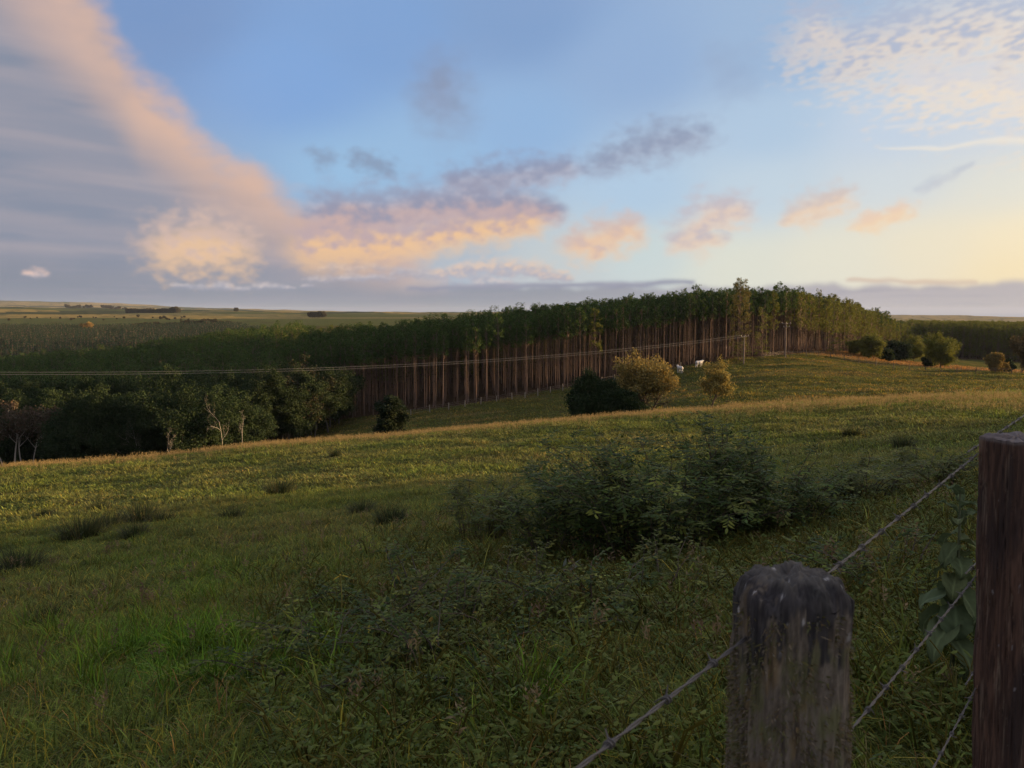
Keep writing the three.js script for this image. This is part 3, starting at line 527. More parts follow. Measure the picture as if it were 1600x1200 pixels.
// ---------------------------------------------------------------- broadleaf trees
function broadleaf(seed, o) {
  const r = mulberry(seed), wood = new MB(), crown = new MB(), bark = o.bark ?? [0.10, 0.085, 0.065];
  const tips = limbs(wood, r, { ...o, height: o.h * (o.trunk ?? 0.62), bark });
  for (const t of tips) if (t[1] > o.h * (o.low ?? 0.25) && r() < (o.full ?? 1)) leafClump(crown, r, t, o.clump ?? 0.8, o.leaves ?? 26, o.L ?? 0.3, (o.L ?? 0.3) * (o.ww ?? 0.5), o.col, o.v ?? 0.25, { n: 1 });
  return { wood: wood.geo(), crown: crown.geo() };
}
{
  const DARK = [[0.022, 0.042, 0.015], [0.028, 0.050, 0.018], [0.034, 0.055, 0.020]], MIXED = [[0.026, 0.046, 0.016], [0.036, 0.055, 0.020], [0.024, 0.042, 0.015]];
  const r = mulberry(88);
  const native = [0, 1, 2, 3, 4].map((k) => broadleaf(300 + k, { h: 11, levels: 3, radius: 0.22, trunk: 0.55, clear: 0.3, fork: 2, spread: 1.0, up: 0.3, ratio: 0.6, clump: 0.9, leaves: 24, L: 0.36, col: k % 2 ? DARK : MIXED, low: 0.12, bark: [0.09, 0.08, 0.065] }));
  const spots = [];
  for (let k = 0; k < 9000 && spots.length < 250; k++) { const px = -120 + r() * 650, d = 90 + r() * 66; if (px > 300 && d < 90 + (px - 300) * 0.2) continue; if (px < 110 && d < 100) continue; if (spots.some((s) => Math.hypot(s[0] - px, (s[1] - d) * 5) < 22)) continue; spots.push([px, d]); }
  spots.sort((a, b) => a[1] - b[1]);
  const lab = [['dark round native tree in front row of the valley wood, behind the field crest', 'front row of the valley wood'], ['dark native tree inside the valley wood, crown between its neighbours', 'middle of the valley wood'], ['native tree along the back of the valley wood below the plantation canopy', 'back of the valley wood']];
  spots.forEach(([px, d], i) => { const z = lab[d < 112 ? 0 : d < 136 ? 1 : 2]; treeThing('native_tree', z[0], 'tree', native[i % 5], G(px, d), r() * 6.28, [0.62 + 0.35 * r(), ((d < 112 ? 0.72 : 0.98) + 0.25 * r()) * (1 - 0.16 * sm(px, 230, 420)), 0.62 + 0.35 * r()], z[1]); });
  treeThing('native_tree', 'tallest native tree with broad brownish flowering top under the power lines', 'tree', broadleaf(331, { h: 13, levels: 3, radius: 0.24, trunk: 0.6, clear: 0.45, spread: 1.3, up: 0.2, ratio: 0.62, clump: 0.9, leaves: 17, L: 0.45, col: [[0.035, 0.042, 0.018], [0.055, 0.042, 0.024], [0.028, 0.04, 0.018]], low: 0.3, bark: [0.12, 0.105, 0.085] }), G(445, 124), 1, [1.0, 0.86, 1.0]);
  treeThing('native_tree', 'pale brown-topped native tree with several white stems by the frame edge', 'tree', broadleaf(332, { h: 9, levels: 2, radius: 0.13, trunk: 0.7, clear: 0.6, spread: 1, up: 0.3, clump: 0.7, leaves: 18, L: 0.35, col: [[0.12, 0.085, 0.06], [0.08, 0.07, 0.04]], low: 0.5, bark: [0.42, 0.38, 0.32], stems: [[0.9, 0.2, 0.1, 0, 0.9], [-0.9, 0.3, -0.12, 0, 0.95], [1.7, 0.4, 0.15, 0, 0.85]] }), G(8, 93), 1, 1);
  // slender pale trees in front of the valley wood
  const slim = [[260, 84, 5.2, 'small pale forked tree with sparse crown before the valley wood', 0.5], [340, 86, 7.6, 'tall pale slender tree with few leaves, tallest of those before the valley wood', 0.35], [372, 87, 5.4, 'pale slim tree with flat leafless top beside the tall pale one', 0.35], [204, 88, 5.4, 'small umbrella-shaped greenish tree before the dark valley wood', 0.9], [156, 90, 6.2, 'loose grey-green young tree at the left of the pale trees', 0.9]];
  slim.forEach(([px, d, h, label, full], i) => { const p = G(px, d); treeThing('slender_tree', label, 'tree', broadleaf(350 + i, { h, levels: 2, radius: 0.085, trunk: 0.78, clear: i === 1 ? 0.45 : 0.62, fork: i < 3 ? 1 : 2, spread: i === 3 ? 1.4 : 0.9, up: 0.25, ratio: i === 3 ? 0.6 : 0.42, bend: 0.2, clump: 0.4, leaves: full < 0.6 ? 7 : 20, full, L: 0.2, col: i < 3 ? [[0.20, 0.185, 0.14], [0.13, 0.12, 0.085]] : [[0.07, 0.075, 0.045], [0.05, 0.06, 0.03]], low: 0.35, bark: [0.40, 0.37, 0.32] }), p, i, [0.5, 0.95, 0.5]); });
  // golden tree, dark bush beside it, slender yellow tree, small dark tree
  treeThing('golden_tree', 'wide golden-leaved tree with leaning forked trunk beside the dark bush', 'tree', broadleaf(401, { h: 5.7, levels: 3, radius: 0.16, trunk: 0.5, clear: 0.25, fork: 2, spread: 1.25, up: 0.3, ratio: 0.66, tilt: [-0.15, 0], clump: 0.5, leaves: 11, L: 0.24, col: [[0.34, 0.255, 0.078], [0.27, 0.215, 0.068], [0.20, 0.175, 0.06]], low: 0.45, bark: [0.07, 0.055, 0.04], stems: [[0.2, 0.1, 0.45, 0.1, 0.85], [0.1, -0.1, -0.4, 0.2, 0.8]] }), G(1012, 82), 0.4, [1.1, 1.06, 1.1]);
  treeThing('dark_bush', 'large dark green rounded bush crowded against the golden tree', 'bush', broadleaf(402, { h: 4.9, levels: 3, radius: 0.14, trunk: 0.5, clear: 0.05, fork: 2, spread: 1.1, up: 0.25, ratio: 0.6, clump: 0.6, leaves: 24, L: 0.22, col: DARK, low: 0.02, stems: [[0.8, 0.3, 0.3, 0.1, 0.8], [-0.9, 0, -0.35, 0, 0.8], [0.1, 0.8, 0, 0.4, 0.7]] }), G(928, 79), 0.8, [1.0, 1.08, 1.0]);
  treeThing('dark_bush', 'dark scrubby bush under the golden tree, between it and the larger bush', 'bush', broadleaf(403, { h: 3.4, levels: 3, radius: 0.1, trunk: 0.5, clear: 0.05, fork: 2, spread: 1.1, up: 0.25, clump: 0.55, leaves: 24, L: 0.22, col: DARK, low: 0.02, stems: [[0.6, 0.3, 0.3, 0.1, 0.8], [-0.7, 0, -0.35, 0, 0.8]] }), G(974, 78), 2.8, [1.05, 1.1, 1.05]);
  treeThing('slender_yellow_tree', 'small sparse yellow-leaved tree with dark slanting trunk alone on the slope', 'tree', broadleaf(408, { h: 5.0, levels: 3, radius: 0.1, trunk: 0.55, clear: 0.35, fork: 2, spread: 1.1, up: 0.4, ratio: 0.55, tilt: [0.2, 0], clump: 0.42, leaves: 8, L: 0.22, col: [[0.32, 0.255, 0.075], [0.24, 0.21, 0.065]], low: 0.35, bark: [0.06, 0.045, 0.035] }), G(1114, 80), 0, [0.95, 1, 0.95]);
  treeThing('young_dark_tree', 'small dense dark tree with pointed top standing alone past the field crest', 'tree', broadleaf(405, { h: 3.3, levels: 2, radius: 0.09, trunk: 0.85, clear: 0.05, fork: 3, spread: 0.9, up: 0.3, ratio: 0.34, clump: 0.36, leaves: 46, L: 0.17, col: [[0.016, 0.028, 0.012], [0.022, 0.036, 0.014]], low: 0.02 }), G(600, 61), 0, [1.45, 0.92, 1.45]);
  treeThing('young_dark_tree', 'low dark bush joined to the foot of the small pointed dark tree', 'bush', broadleaf(406, { h: 1.8, levels: 2, radius: 0.06, trunk: 0.7, clear: 0.05, fork: 3, spread: 1, up: 0.3, ratio: 0.4, clump: 0.32, leaves: 40, L: 0.17, col: [[0.018, 0.030, 0.012], [0.026, 0.038, 0.016]], low: 0.02 }), G(619, 61.5), 1, 1);
  // trees and scrub along the foot of the flank
  const OL = [[0.16, 0.175, 0.032], [0.20, 0.20, 0.036], [0.13, 0.15, 0.03]], GO = [[0.30, 0.21, 0.065], [0.23, 0.175, 0.055], [0.16, 0.14, 0.05]];
  const flankTree = (seed, px, d, h, col, label, sc = 1, opt = {}) => treeThing('flank_tree', label, 'tree', broadleaf(seed, { h, levels: 3, radius: 0.15, trunk: 0.55, clear: 0.15, fork: 2, spread: 1, up: 0.3, ratio: 0.58, clump: h * 0.115, leaves: 17, L: 0.34, col, low: 0.06, ...opt }), G(px, d), seed, [sc, 1, sc]);
  flankTree(501, 1364, 208, 6.6, OL, 'round bright olive tree at foot of the flank above dry bank', 1.15);
  flankTree(502, 1338, 212, 4.6, OL, 'small olive bush left of the round olive tree on the dry bank', 1);
  flankTree(503, 1408, 226, 5.6, MIXED, 'greyish scrubby tree behind the dry bank right of the round olive tree', 1.3);
  flankTree(504, 1432, 232, 7.4, OL, 'olive tree at the lowest end of the flank beside the scrubby grey one', 1.0);
  flankTree(505, 1474, 196, 8.8, OL, 'large loose olive tree standing apart before the far dark plantation', 1.05, { clump: 0.85, trunk: 0.5 });
  flankTree(506, 1388, 214, 3.6, MIXED, 'low dull bush on the dry bank between round olive and scrubby trees', 1.3);
  flankTree(507, 1456, 205, 3.4, MIXED, 'low dull bush at the left foot of the large loose olive tree', 1.2);
  flankTree(508, 1561, 176, 4.7, GO, 'small golden tree by the pasture fence near the right frame edge', 0.95, { leaves: 18, clump: 0.55 });
  flankTree(509, 1580, 182, 3.2, MIXED, 'dark little bush between small golden tree and the brownish tree', 1.2);
  flankTree(510, 1602, 168, 9, [[0.14, 0.105, 0.05], [0.19, 0.135, 0.06], [0.10, 0.09, 0.04]], 'tall brownish open tree cut by the right frame edge', 0.8, { leaves: 15, clump: 0.6 });
  // scattered trees far off
  const farT = [0, 1, 2].map((k) => broadleaf(600 + k, { h: 7, levels: 2, radius: 0.2, trunk: 0.5, clear: 0.2, spread: 1.1, up: 0.3, ratio: 0.7, clump: 1.5, leaves: 22, L: 0.9, col: [[0.06, 0.058, 0.03], [0.085, 0.075, 0.036]], low: 0.05 }));
  const far = (label, group, px, d, s, k) => treeThing('distant_tree', label, 'tree', farT[k % 3], G(px, d), k * 1.3, s, group);
  for (let k = 0; k < 34; k++) far('dark bushy tree in hedge along the top of the young plantation', 'hedge trees above the young plantation', 205 + k * 4.6 + r() * 5, 715 + r() * 25, 0.45 + 0.55 * r(), k);
  treeThing('distant_tree', 'lone golden tree in the young plantation below the fields', 'tree', broadleaf(610, { h: 9, levels: 2, radius: 0.2, trunk: 0.5, clear: 0.1, spread: 1.1, clump: 1.6, leaves: 30, L: 0.8, col: [[0.34, 0.22, 0.07], [0.24, 0.17, 0.06]], low: 0.05 }), G(134, 640), 0, [1.25, 1.1, 1.25]);
  for (let k = 0; k < 40; k++) far('tall dark tree in the rectangular windbreak on the far golden fields', 'far windbreak trees', 200 + (k % 20) * 4 + r() * 2, 1480 + ((k / 20) | 0) * 18 + r() * 10, 0.95 + 0.5 * r() + (k % 20 > 16 ? 0.4 : 0), k);
  for (let k = 0; k < 14; k++) far('grey-brown tree in small square grove on the horizon by plantation top', 'square grove on the horizon', 484 + (k % 7) * 3.4 + r(), 1150 + ((k / 7) | 0) * 14, 1.0 + 0.3 * r(), k);
  for (let k = 0; k < 30; k++) far('little bush dotted along the field boundary in the golden farmland', 'bushes along far field boundaries', Math.pow(r(), 0.8) * 300, 930 + r() * 160, 0.25 + 0.5 * r() * r(), k);
  for (let k = 0; k < 16; k++) far('hazy tree in a faint clump below the distant hills', 'hazy far clumps', 105 + (k % 8) * 5 + (k > 7 ? 55 : 0) + r() * 3, 2500 + r() * 300, 1.0 + 1.0 * r(), k);
  far('single tiny tree alone on the far golden rise', null, 369, 1700, 1.3, 1);
  // unseen trees added beyond the right frame edge: they keep the low sun off the near field
  const shadeTree = [0, 1, 2].map((k) => broadleaf(700 + k, { h: 8, levels: 3, radius: 0.2, trunk: 0.55, clear: 0.1, fork: 2, spread: 1, up: 0.3, ratio: 0.6, clump: 0.95, leaves: 20, L: 0.4, col: MIXED, low: 0.04 }));
  [[55, 39, 1.0], [52, 33, 1.35], [55, 26, 1.5], [52, 20, 1.5], [54, 14, 1.5], [52, 8, 1.5], [55, 2, 1.5], [52, -4, 1.5], [54, -11, 1.5]].forEach(([x, w, s], k) => treeThing('added_shade_tree', 'leafy tree added outside the view to shade the near field', 'tree', shadeTree[k % 3], new THREE.Vector3(x, groundY(x, -w), -w), k, [1.25, s, 1.25], 'added shade trees'));
}
// ---------------------------------------------------------------- grass: tufts of bending blades, scattered over the pasture
{
  const r = mulberry(2024);
  // tuft shapes; blade colours stay near white so that each copy's own colour shows
  function tuft(seed, n, R, L, W, lean, brown = 0.12) {
    const q = mulberry(seed), mb = new MB();
    for (let k = 0; k < n; k++) {
      const a = q() * 6.283, d = Math.sqrt(q()) * R, v = 0.42 + 1.15 * Math.pow(q(), 1.3), dry = q() < brown, c = dry ? [v * 1.9, v * 1.25, v * 0.9] : [v * (0.9 + 0.25 * q()), v, v * (0.85 + 0.3 * q())];
      mb.blade(Math.cos(a) * d, Math.sin(a) * d, a + (q() - 0.5) * 2.2, lean * (0.35 + 1.1 * q()), L * (0.45 + 0.75 * q()), W * (0.7 + 0.6 * q()), c);
    }
    return mb.geo();
  }
  function stalks(seed, n, R, L, W) {                                // thin seed stalks
    const q = mulberry(seed), mb = new MB();
    for (let k = 0; k < n; k++) {
      const a = q() * 6.283, d = Math.sqrt(q()) * R, x = Math.cos(a) * d, z = Math.sin(a) * d, h = L * (0.6 + 0.6 * q()), lx = (q() - 0.5) * 0.35 * h, lz = (q() - 0.5) * 0.35 * h, c = tint(q, [1, 1, 1], 0.2);
      mb.blade(x, z, Math.atan2(lz, lx), Math.hypot(lx, lz) / h, h, W, c);
      for (let t = 0; t < 5; t++) { const f = 0.72 + 0.06 * t; randomLeaf(mb, q, [x + lx * f * f * 0.7, h * f * 0.96, z + lz * f * f * 0.7], 0.05, 0.012 + W, c, { dir: [0, 0.8, 0] }); }
    }
    return mb.geo();
  }
  function herb(seed, n, R, h, L, W) {                               // low broad-leaved weed
    const q = mulberry(seed), mb = new MB();
    for (let k = 0; k < n; k++) {
      const a = q() * 6.283, d = Math.sqrt(q()) * R, y = h * (0.25 + 0.8 * q()) * (1 - 0.5 * d / R), e = q() * 6.283, v = 0.7 + 0.6 * q();
      const dir = norm([Math.cos(e), 0.15 + (q() - 0.5) * 0.9, Math.sin(e)]);
      mb.leaf([Math.cos(a) * d, y, Math.sin(a) * d], dir, norm(cross(dir, [0.2 * (q() - 0.5), 1, 0.2 * (q() - 0.5)])), L * (0.6 + 0.7 * q()), W * (0.6 + 0.7 * q()), [v * (0.9 + 0.2 * q()), v, v], 0.3, 0.3, 2);
    }
    for (let k = 0; k < 4; k++) { const a = q() * 6.283; mb.tube([[0, 0, 0, 0.004], [Math.cos(a) * R * 0.5, h * 0.6, Math.sin(a) * R * 0.5, 0.003], [Math.cos(a) * R, h * 0.8, Math.sin(a) * R, 0.002]], 3, [1, 0.7, 0.5], false); }
    return mb.geo();
  }
  const root = (name, label, category) => { const g = new THREE.Group(); g.name = name; tag(g, label, category, null, 'stuff'); scene.add(g); return g; };
  const m4 = new THREE.Matrix4(), qt = new THREE.Quaternion(), eu = new THREE.Euler(), col = new THREE.Color(), ps = new THREE.Vector3(), sc = new THREE.Vector3();
  function scatter(parent, name, geos, spots, mat = M.grass) {
    geos.forEach((g, k) => {
      const mine = spots.filter((_, i) => i % geos.length === k); if (!mine.length) return;
      const im = new THREE.InstancedMesh(g, mat, mine.length); im.name = name; im.userData.kind = 'stuff';
      mine.forEach((s, i) => { im.setMatrixAt(i, m4.compose(ps.set(s[0], groundY(s[0], s[1]) - 0.01, s[1]), qt.setFromEuler(eu.set((r() - 0.5) * 0.3, r() * 6.283, (r() - 0.5) * 0.3)), sc.set(s[2], s[2] * (s[4] ?? 1), s[2]))); im.setColorAt(i, col.setRGB(...s[3])); });
      parent.add(im);
    });
  }
  const wedge = (d0, d1, margin) => { const d = Math.sqrt(d0 * d0 + r() * (d1 * d1 - d0 * d0)), a = (r() * 2 - 1) * (rad(35.5) + margin / d); return [Math.sin(a) * d, -Math.cos(a) * d, d]; };
  const pxpy = (x, z) => { const y = groundY(x, z) - EYE, c = y * sp - z * cp, yy = y * cp + z * sp; return [800 + FOC * x / c, 600 - FOC * yy / c]; };
  // where the photograph shows herbs rather than grass: the weedy foreground in the middle and the tangle by the fence
  const weedy = (px, py) => Math.max(
    sm(py, 880, 980) * sm(px, 330, 520) * (1 - sm(px, 1000, 1180)) ,
    sm(px, 1230, 1330) * sm(py, 730, 800) * 0.75, 0.7 * sm(py, 790, 850) * sm(px, 560, 680) * (1 - sm(px, 1300, 1400))) ;
  const lush = (px, py) => Math.exp(-(((px - 270) / 170) ** 2) - (((py - 1040) / 50) ** 2)) + 0.7 * Math.exp(-(((px - 300) / 90) ** 2) - (((py - 905) / 30) ** 2)) + 0.5 * Math.exp(-(((px - 850) / 130) ** 2) - (((py - 1130) / 50) ** 2));
  const GR = [0.165, 0.215, 0.036], OLV = [0.20, 0.222, 0.050], DRY = [0.33, 0.255, 0.09], BRT = [0.125, 0.26, 0.018], DKG = [0.075, 0.105, 0.020];
  function hue(x, z, d, px, py) {
    const a = fbm(x * 0.11 + 31, z * 0.11, 3), b = fbm(x * 0.6 + 3, z * 0.6, 3), c = fbm(x * 2.4, z * 2.4 + 7, 2);
    let g = mix3(GR, OLV, sm(a + b * 0.5, -0.6, 0.45));
    g = mix3(g, DKG, sm(b + c * 0.5, 0.15, 0.9) * 0.6);
    g = mix3(g, DRY, sm(c * 0.7 - b * 0.5 + a * 0.4, 0.2, 0.85) * 0.65);
    g = mix3(g, BRT, clamp(lush(px, py), 0, 1) * 0.85 * sm(b, -0.5, 0.2));
    const k = (0.65 + 0.7 * r()) * (1 + 0.35 * fbm(x * 1.1 + 50, z * 1.1, 2)); return [g[0] * k, g[1] * k, g[2] * k];
  }
  const near = [11, 12, 13, 14, 15].map((s) => tuft(s, 13, 0.075, 0.18, 0.0065, 1.25, 0.14));
  const mid = [21, 22, 23, 24].map((s) => tuft(s, 13, 0.12, 0.18, 0.011, 1.15, 0.13));
  const farG = [31, 32, 33].map((s) => tuft(s, 14, 0.22, 0.18, 0.022, 1.1, 0.16));
  const tall = [41, 42, 43].map((s) => tuft(s, 20, 0.09, 0.4, 0.0105, 1.0, 0.1));
  const dry = [51, 52].map((s) => tuft(s, 10, 0.08, 0.26, 0.004, 1.5, 0.3));
  const seed = [61, 62].map((s) => stalks(s, 7, 0.25, 0.42, 0.006));
  const herbs = [71, 72, 73, 74].map((s) => herb(s, 22, 0.14, 0.2, 0.038, 0.018));
  const grass = root('pasture_grass', 'mixed green and straw-coloured grass covering the pasture', 'grass');
  const A = [], T = [], D = [], H = [];
  for (let k = 0; k < 30000; k++) {
    const [x, z, d] = wedge(2.6, 10, 1.2), [px, py] = pxpy(x, z), w = weedy(px, py), b = fbm(x * 0.9 + 5, z * 0.9, 3), c = hue(x, z, d, px, py), lu = lush(px, py);
    if (b < -0.45 && r() < 0.5) continue;
    const h = clamp(0.75 + 0.55 * b + 0.3 * n2(x * 3, z * 3), 0.4, 1.6);
    if (r() < w * 0.3) { if (r() < 0.6) H.push([x, z, 0.55 + 0.8 * r(), mix3([0.08, 0.12, 0.024], [0.155, 0.185, 0.04], r()), 0.7 + 0.9 * r()]); }
    else if (r() < lu * 0.5 * sm(b, -0.3, 0.4)) T.push([x, z, 0.55 + 0.45 * r(), mix3(c, BRT, 0.6), 0.8 + 0.3 * r()]);
    else if (r() < 0.035) D.push([x, z, 0.7 + 0.6 * r(), mix3(DRY, [0.28, 0.22, 0.11], r()), 0.8]);
    else A.push([x, z, 0.75 + 0.5 * r(), c, h]);
  }
  for (let k = 0; k < 1500; k++) { const [x, z, d] = wedge(2.8, 14, 1), [px, py] = pxpy(x, z), w = weedy(px, py); if (r() < 0.25 + 0.5 * w) T.push([x, z, 0.5 + 0.5 * r(), hue(x, z, d, px, py), 0.7 + 0.4 * r()]); }
  scatter(grass, 'short_grass', near, A); scatter(grass, 'long_grass', tall, T); scatter(grass, 'dead_grass', dry, D);
  const B = [], B2 = [], C = [], S = [];
  for (let k = 0; k < 52000; k++) {
    const [x, z, d] = wedge(9.5, 24, 1.5), [px, py] = pxpy(x, z), w = weedy(px, py), b = fbm(x * 0.5 + 5, z * 0.5, 3);
    if (b < -0.5 && r() < 0.5) continue;
    if (r() < w * 0.14) H.push([x, z, 0.8 + 0.8 * r(), mix3([0.08, 0.12, 0.024], [0.145, 0.175, 0.04], r()), 0.7 + 0.9 * r()]);
    else if (r() < 0.02 + 0.1 * sm(b, 0.3, 0.7)) B2.push([x, z, 0.5 + 0.35 * r(), mix3(hue(x, z, d, px, py), DKG, 0.4), 0.8]);
    else B.push([x, z, 0.8 + 0.5 * r(), hue(x, z, d, px, py), clamp(0.75 + 0.6 * b, 0.35, 1.6)]);
  }
  scatter(grass, 'short_grass', mid, B); scatter(grass, 'long_grass', tall, B2);
  for (let k = 0; k < 95000; k++) {
    const [x, z, d] = wedge(23, 74, 3), b = fbm(x * 0.3 + 5, z * 0.3, 3), q = fbm(x * 0.08 - 9, z * 0.12, 3);
    if (b < -0.55 && r() < 0.5) continue;
    const c = hue(x, z, d, 0, 0); C.push([x, z, 0.75 + 0.6 * r(), c, clamp(0.7 + 0.5 * b + 0.25 * sm(d, 35, 55), 0.35, 1.7)]);
    if (d > 40 && r() < 0.2 * sm(d, 42, 50) * (1 - sm(d, 58, 66)) * sm(q, -0.6, 0.2)) S.push([x, z, 0.8 + 0.5 * r(), mix3([0.30, 0.23, 0.095], [0.42, 0.32, 0.145], r()), 0.85]);
  }
  const K = [];
  for (let k = 0; k < 9000; k++) { const [x, z, d] = wedge(14, 70, 3), q = fbm(x * 0.22 + 77, z * 0.22, 3); if (q < 0.28) continue; K.push([x, z, 0.5 + 0.35 * r(), mix3([0.085, 0.125, 0.022], [0.13, 0.165, 0.03], r()), 0.55 + 0.3 * r()]); }
  scatter(grass, 'long_grass', tall, K);
  const N = []; for (let k = 0; k < 420; k++) { const [x, z, d] = wedge(3.2, 16, 1); N.push([x, z, 0.6 + 0.5 * r(), mix3([0.17, 0.115, 0.075], [0.30, 0.23, 0.12], r()), 0.75 + 0.3 * r()]); }
  scatter(grass, 'seed_stalks', [63, 64].map((s) => stalks(s, 4, 0.16, 0.4, 0.003)), N);
  scatter(grass, 'short_grass', farG, C); scatter(grass, 'seed_stalks', seed, S);
  const F = [];
  const farClump = [81, 82, 83].map((s) => tuft(s, 16, 0.5, 0.3, 0.05, 0.9, 0.15));
  for (let k = 0; k < 95000; k++) {
    const [x, z, d] = wedge(72, 270, 5), w = -z; if (inside(WOOD, x, w) || inside(WOOD2, x, w)) continue; const px = pxOf(x, z); if (px < 480 && d > 95) continue;
    const b = fbm(x * 0.12, z * 0.12, 3), e = fbm(x * 0.03, w * 0.09, 4), bank = d > 195 ? 1 - sm(edgeDist(dryBank, x, w), 8, 22) : 0;
    let c = mix3(mix3([0.10, 0.14, 0.026], [0.15, 0.165, 0.036], sm(b, -0.4, 0.5)), [0.30, 0.235, 0.09], sm(e, 0.1, 0.5) * 0.5);
    c = mix3(c, [0.28, 0.20, 0.085], bank * 0.85);
    const t = 0.75 + 0.5 * r(); F.push([x, z, 0.8 + 0.7 * r(), [c[0] * t, c[1] * t, c[2] * t], clamp(0.6 + 0.5 * b, 0.3, 1.4) * (1 + 1.6 * bank)]);
  }
  scatter(grass, 'far_grass', farClump, F);
  const weeds = root('weeds', 'low broad-leaved weeds tangled through the foreground grass', 'weeds');
  scatter(weeds, 'herb', herbs, H, M.gloss);
}
// ---------------------------------------------------------------- shrubs and single plants of the near field
// many stems arching out of the ground, twigs with alternate leaves
function shrub(seed, o) {
  const r = mulberry(seed), wood = new MB(), fol = new MB();
  for (let s = 0; s < o.stems; s++) {
    const a = r() * 6.283, b = Math.sqrt(r()) * o.base, out = (0.25 + 0.95 * r()) * o.out, H = o.h * (0.55 + 0.5 * r()) * (1 - 0.25 * (b / o.base) ** 2);
    const x0 = Math.cos(a) * b * o.sx, z0 = Math.sin(a) * b * o.sz, a2 = a + (r() - 0.5) * 1.4, dx = Math.cos(a2) * out, dz = Math.sin(a2) * out, P = [];
    for (let k = 0; k <= 5; k++) { const t = k / 5; P.push([x0 + dx * t * t + (r() - 0.5) * 0.05 * t, H * (t * 1.25 - 0.25 * t * t * t) - 0.03, z0 + dz * t * t + (r() - 0.5) * 0.05 * t, lerp(o.wood ?? 0.009, 0.0025, t)]); }
    wood.tube(P, 4, tint(r, [0.085, 0.065, 0.045], 0.2));
    for (let k = 0; k < o.twigs; k++) {
      const t = 0.22 + 0.78 * Math.pow(r(), 0.8), f = t * 5, i = Math.min(4, f | 0), u = f - i, p = [lerp(P[i][0], P[i + 1][0], u), lerp(P[i][1], P[i + 1][1], u), lerp(P[i][2], P[i + 1][2], u)];
      const w = unit(r), td = norm([w[0] + dx * 0.4, w[1] * 0.6 + 0.35, w[2] + dz * 0.4]), len = o.twig * (0.6 + 0.7 * r()), n = o.leaves;
      const end = [p[0] + td[0] * len, p[1] + td[1] * len - 0.12 * len, p[2] + td[2] * len];
      wood.tube([[...p, 0.003], [...end, 0.0015]], 3, [0.07, 0.07, 0.04], false);
      const side = norm(cross(td, [0, 1, 0.01])), young = r() < 0.12, c0 = o.col[(r() * o.col.length) | 0];
      for (let m = 0; m < n; m++) {
        const g = (m + 1) / n, sgn = m % 2 ? 1 : -1, q = [lerp(p[0], end[0], g), lerp(p[1], end[1], g), lerp(p[2], end[2], g)];
        const d = m === n - 1 ? td : norm([td[0] * 0.55 + side[0] * sgn + (r() - 0.5) * 0.5, td[1] * 0.5 + side[1] * sgn + (r() - 0.4) * 0.6, td[2] * 0.55 + side[2] * sgn + (r() - 0.5) * 0.5]);
        const sd = norm(cross(d, [(r() - 0.5) * 0.7, 1, (r() - 0.5) * 0.7]));
        let c = tint(r, young ? [c0[0] * 1.5, c0[1] * 1.5, c0[2] * 1.2] : c0, 0.22); if (r() < 0.008) c = [0.22, 0.15, 0.03];
        fol.leaf(q, d, sd, o.L * (0.65 + 0.6 * r()), o.W * (0.65 + 0.6 * r()), c, 0.28, 0.25, 2);
      }
    }
  }
  return { wood: wood.geo(), fol: fol.geo() };
}
function shrubThing(name, label, geo, pos, turn, scale, group) { const o = thing(name, label, 'shrub', pos, group); o.rotation.y = turn; if (scale.length) o.scale.set(...scale); else o.scale.setScalar(scale); part(o, 'stems', geo.wood, M.bark); const f = part(o, 'foliage', geo.fol, M.gloss); f.userData.kind = 'stuff'; return o; }
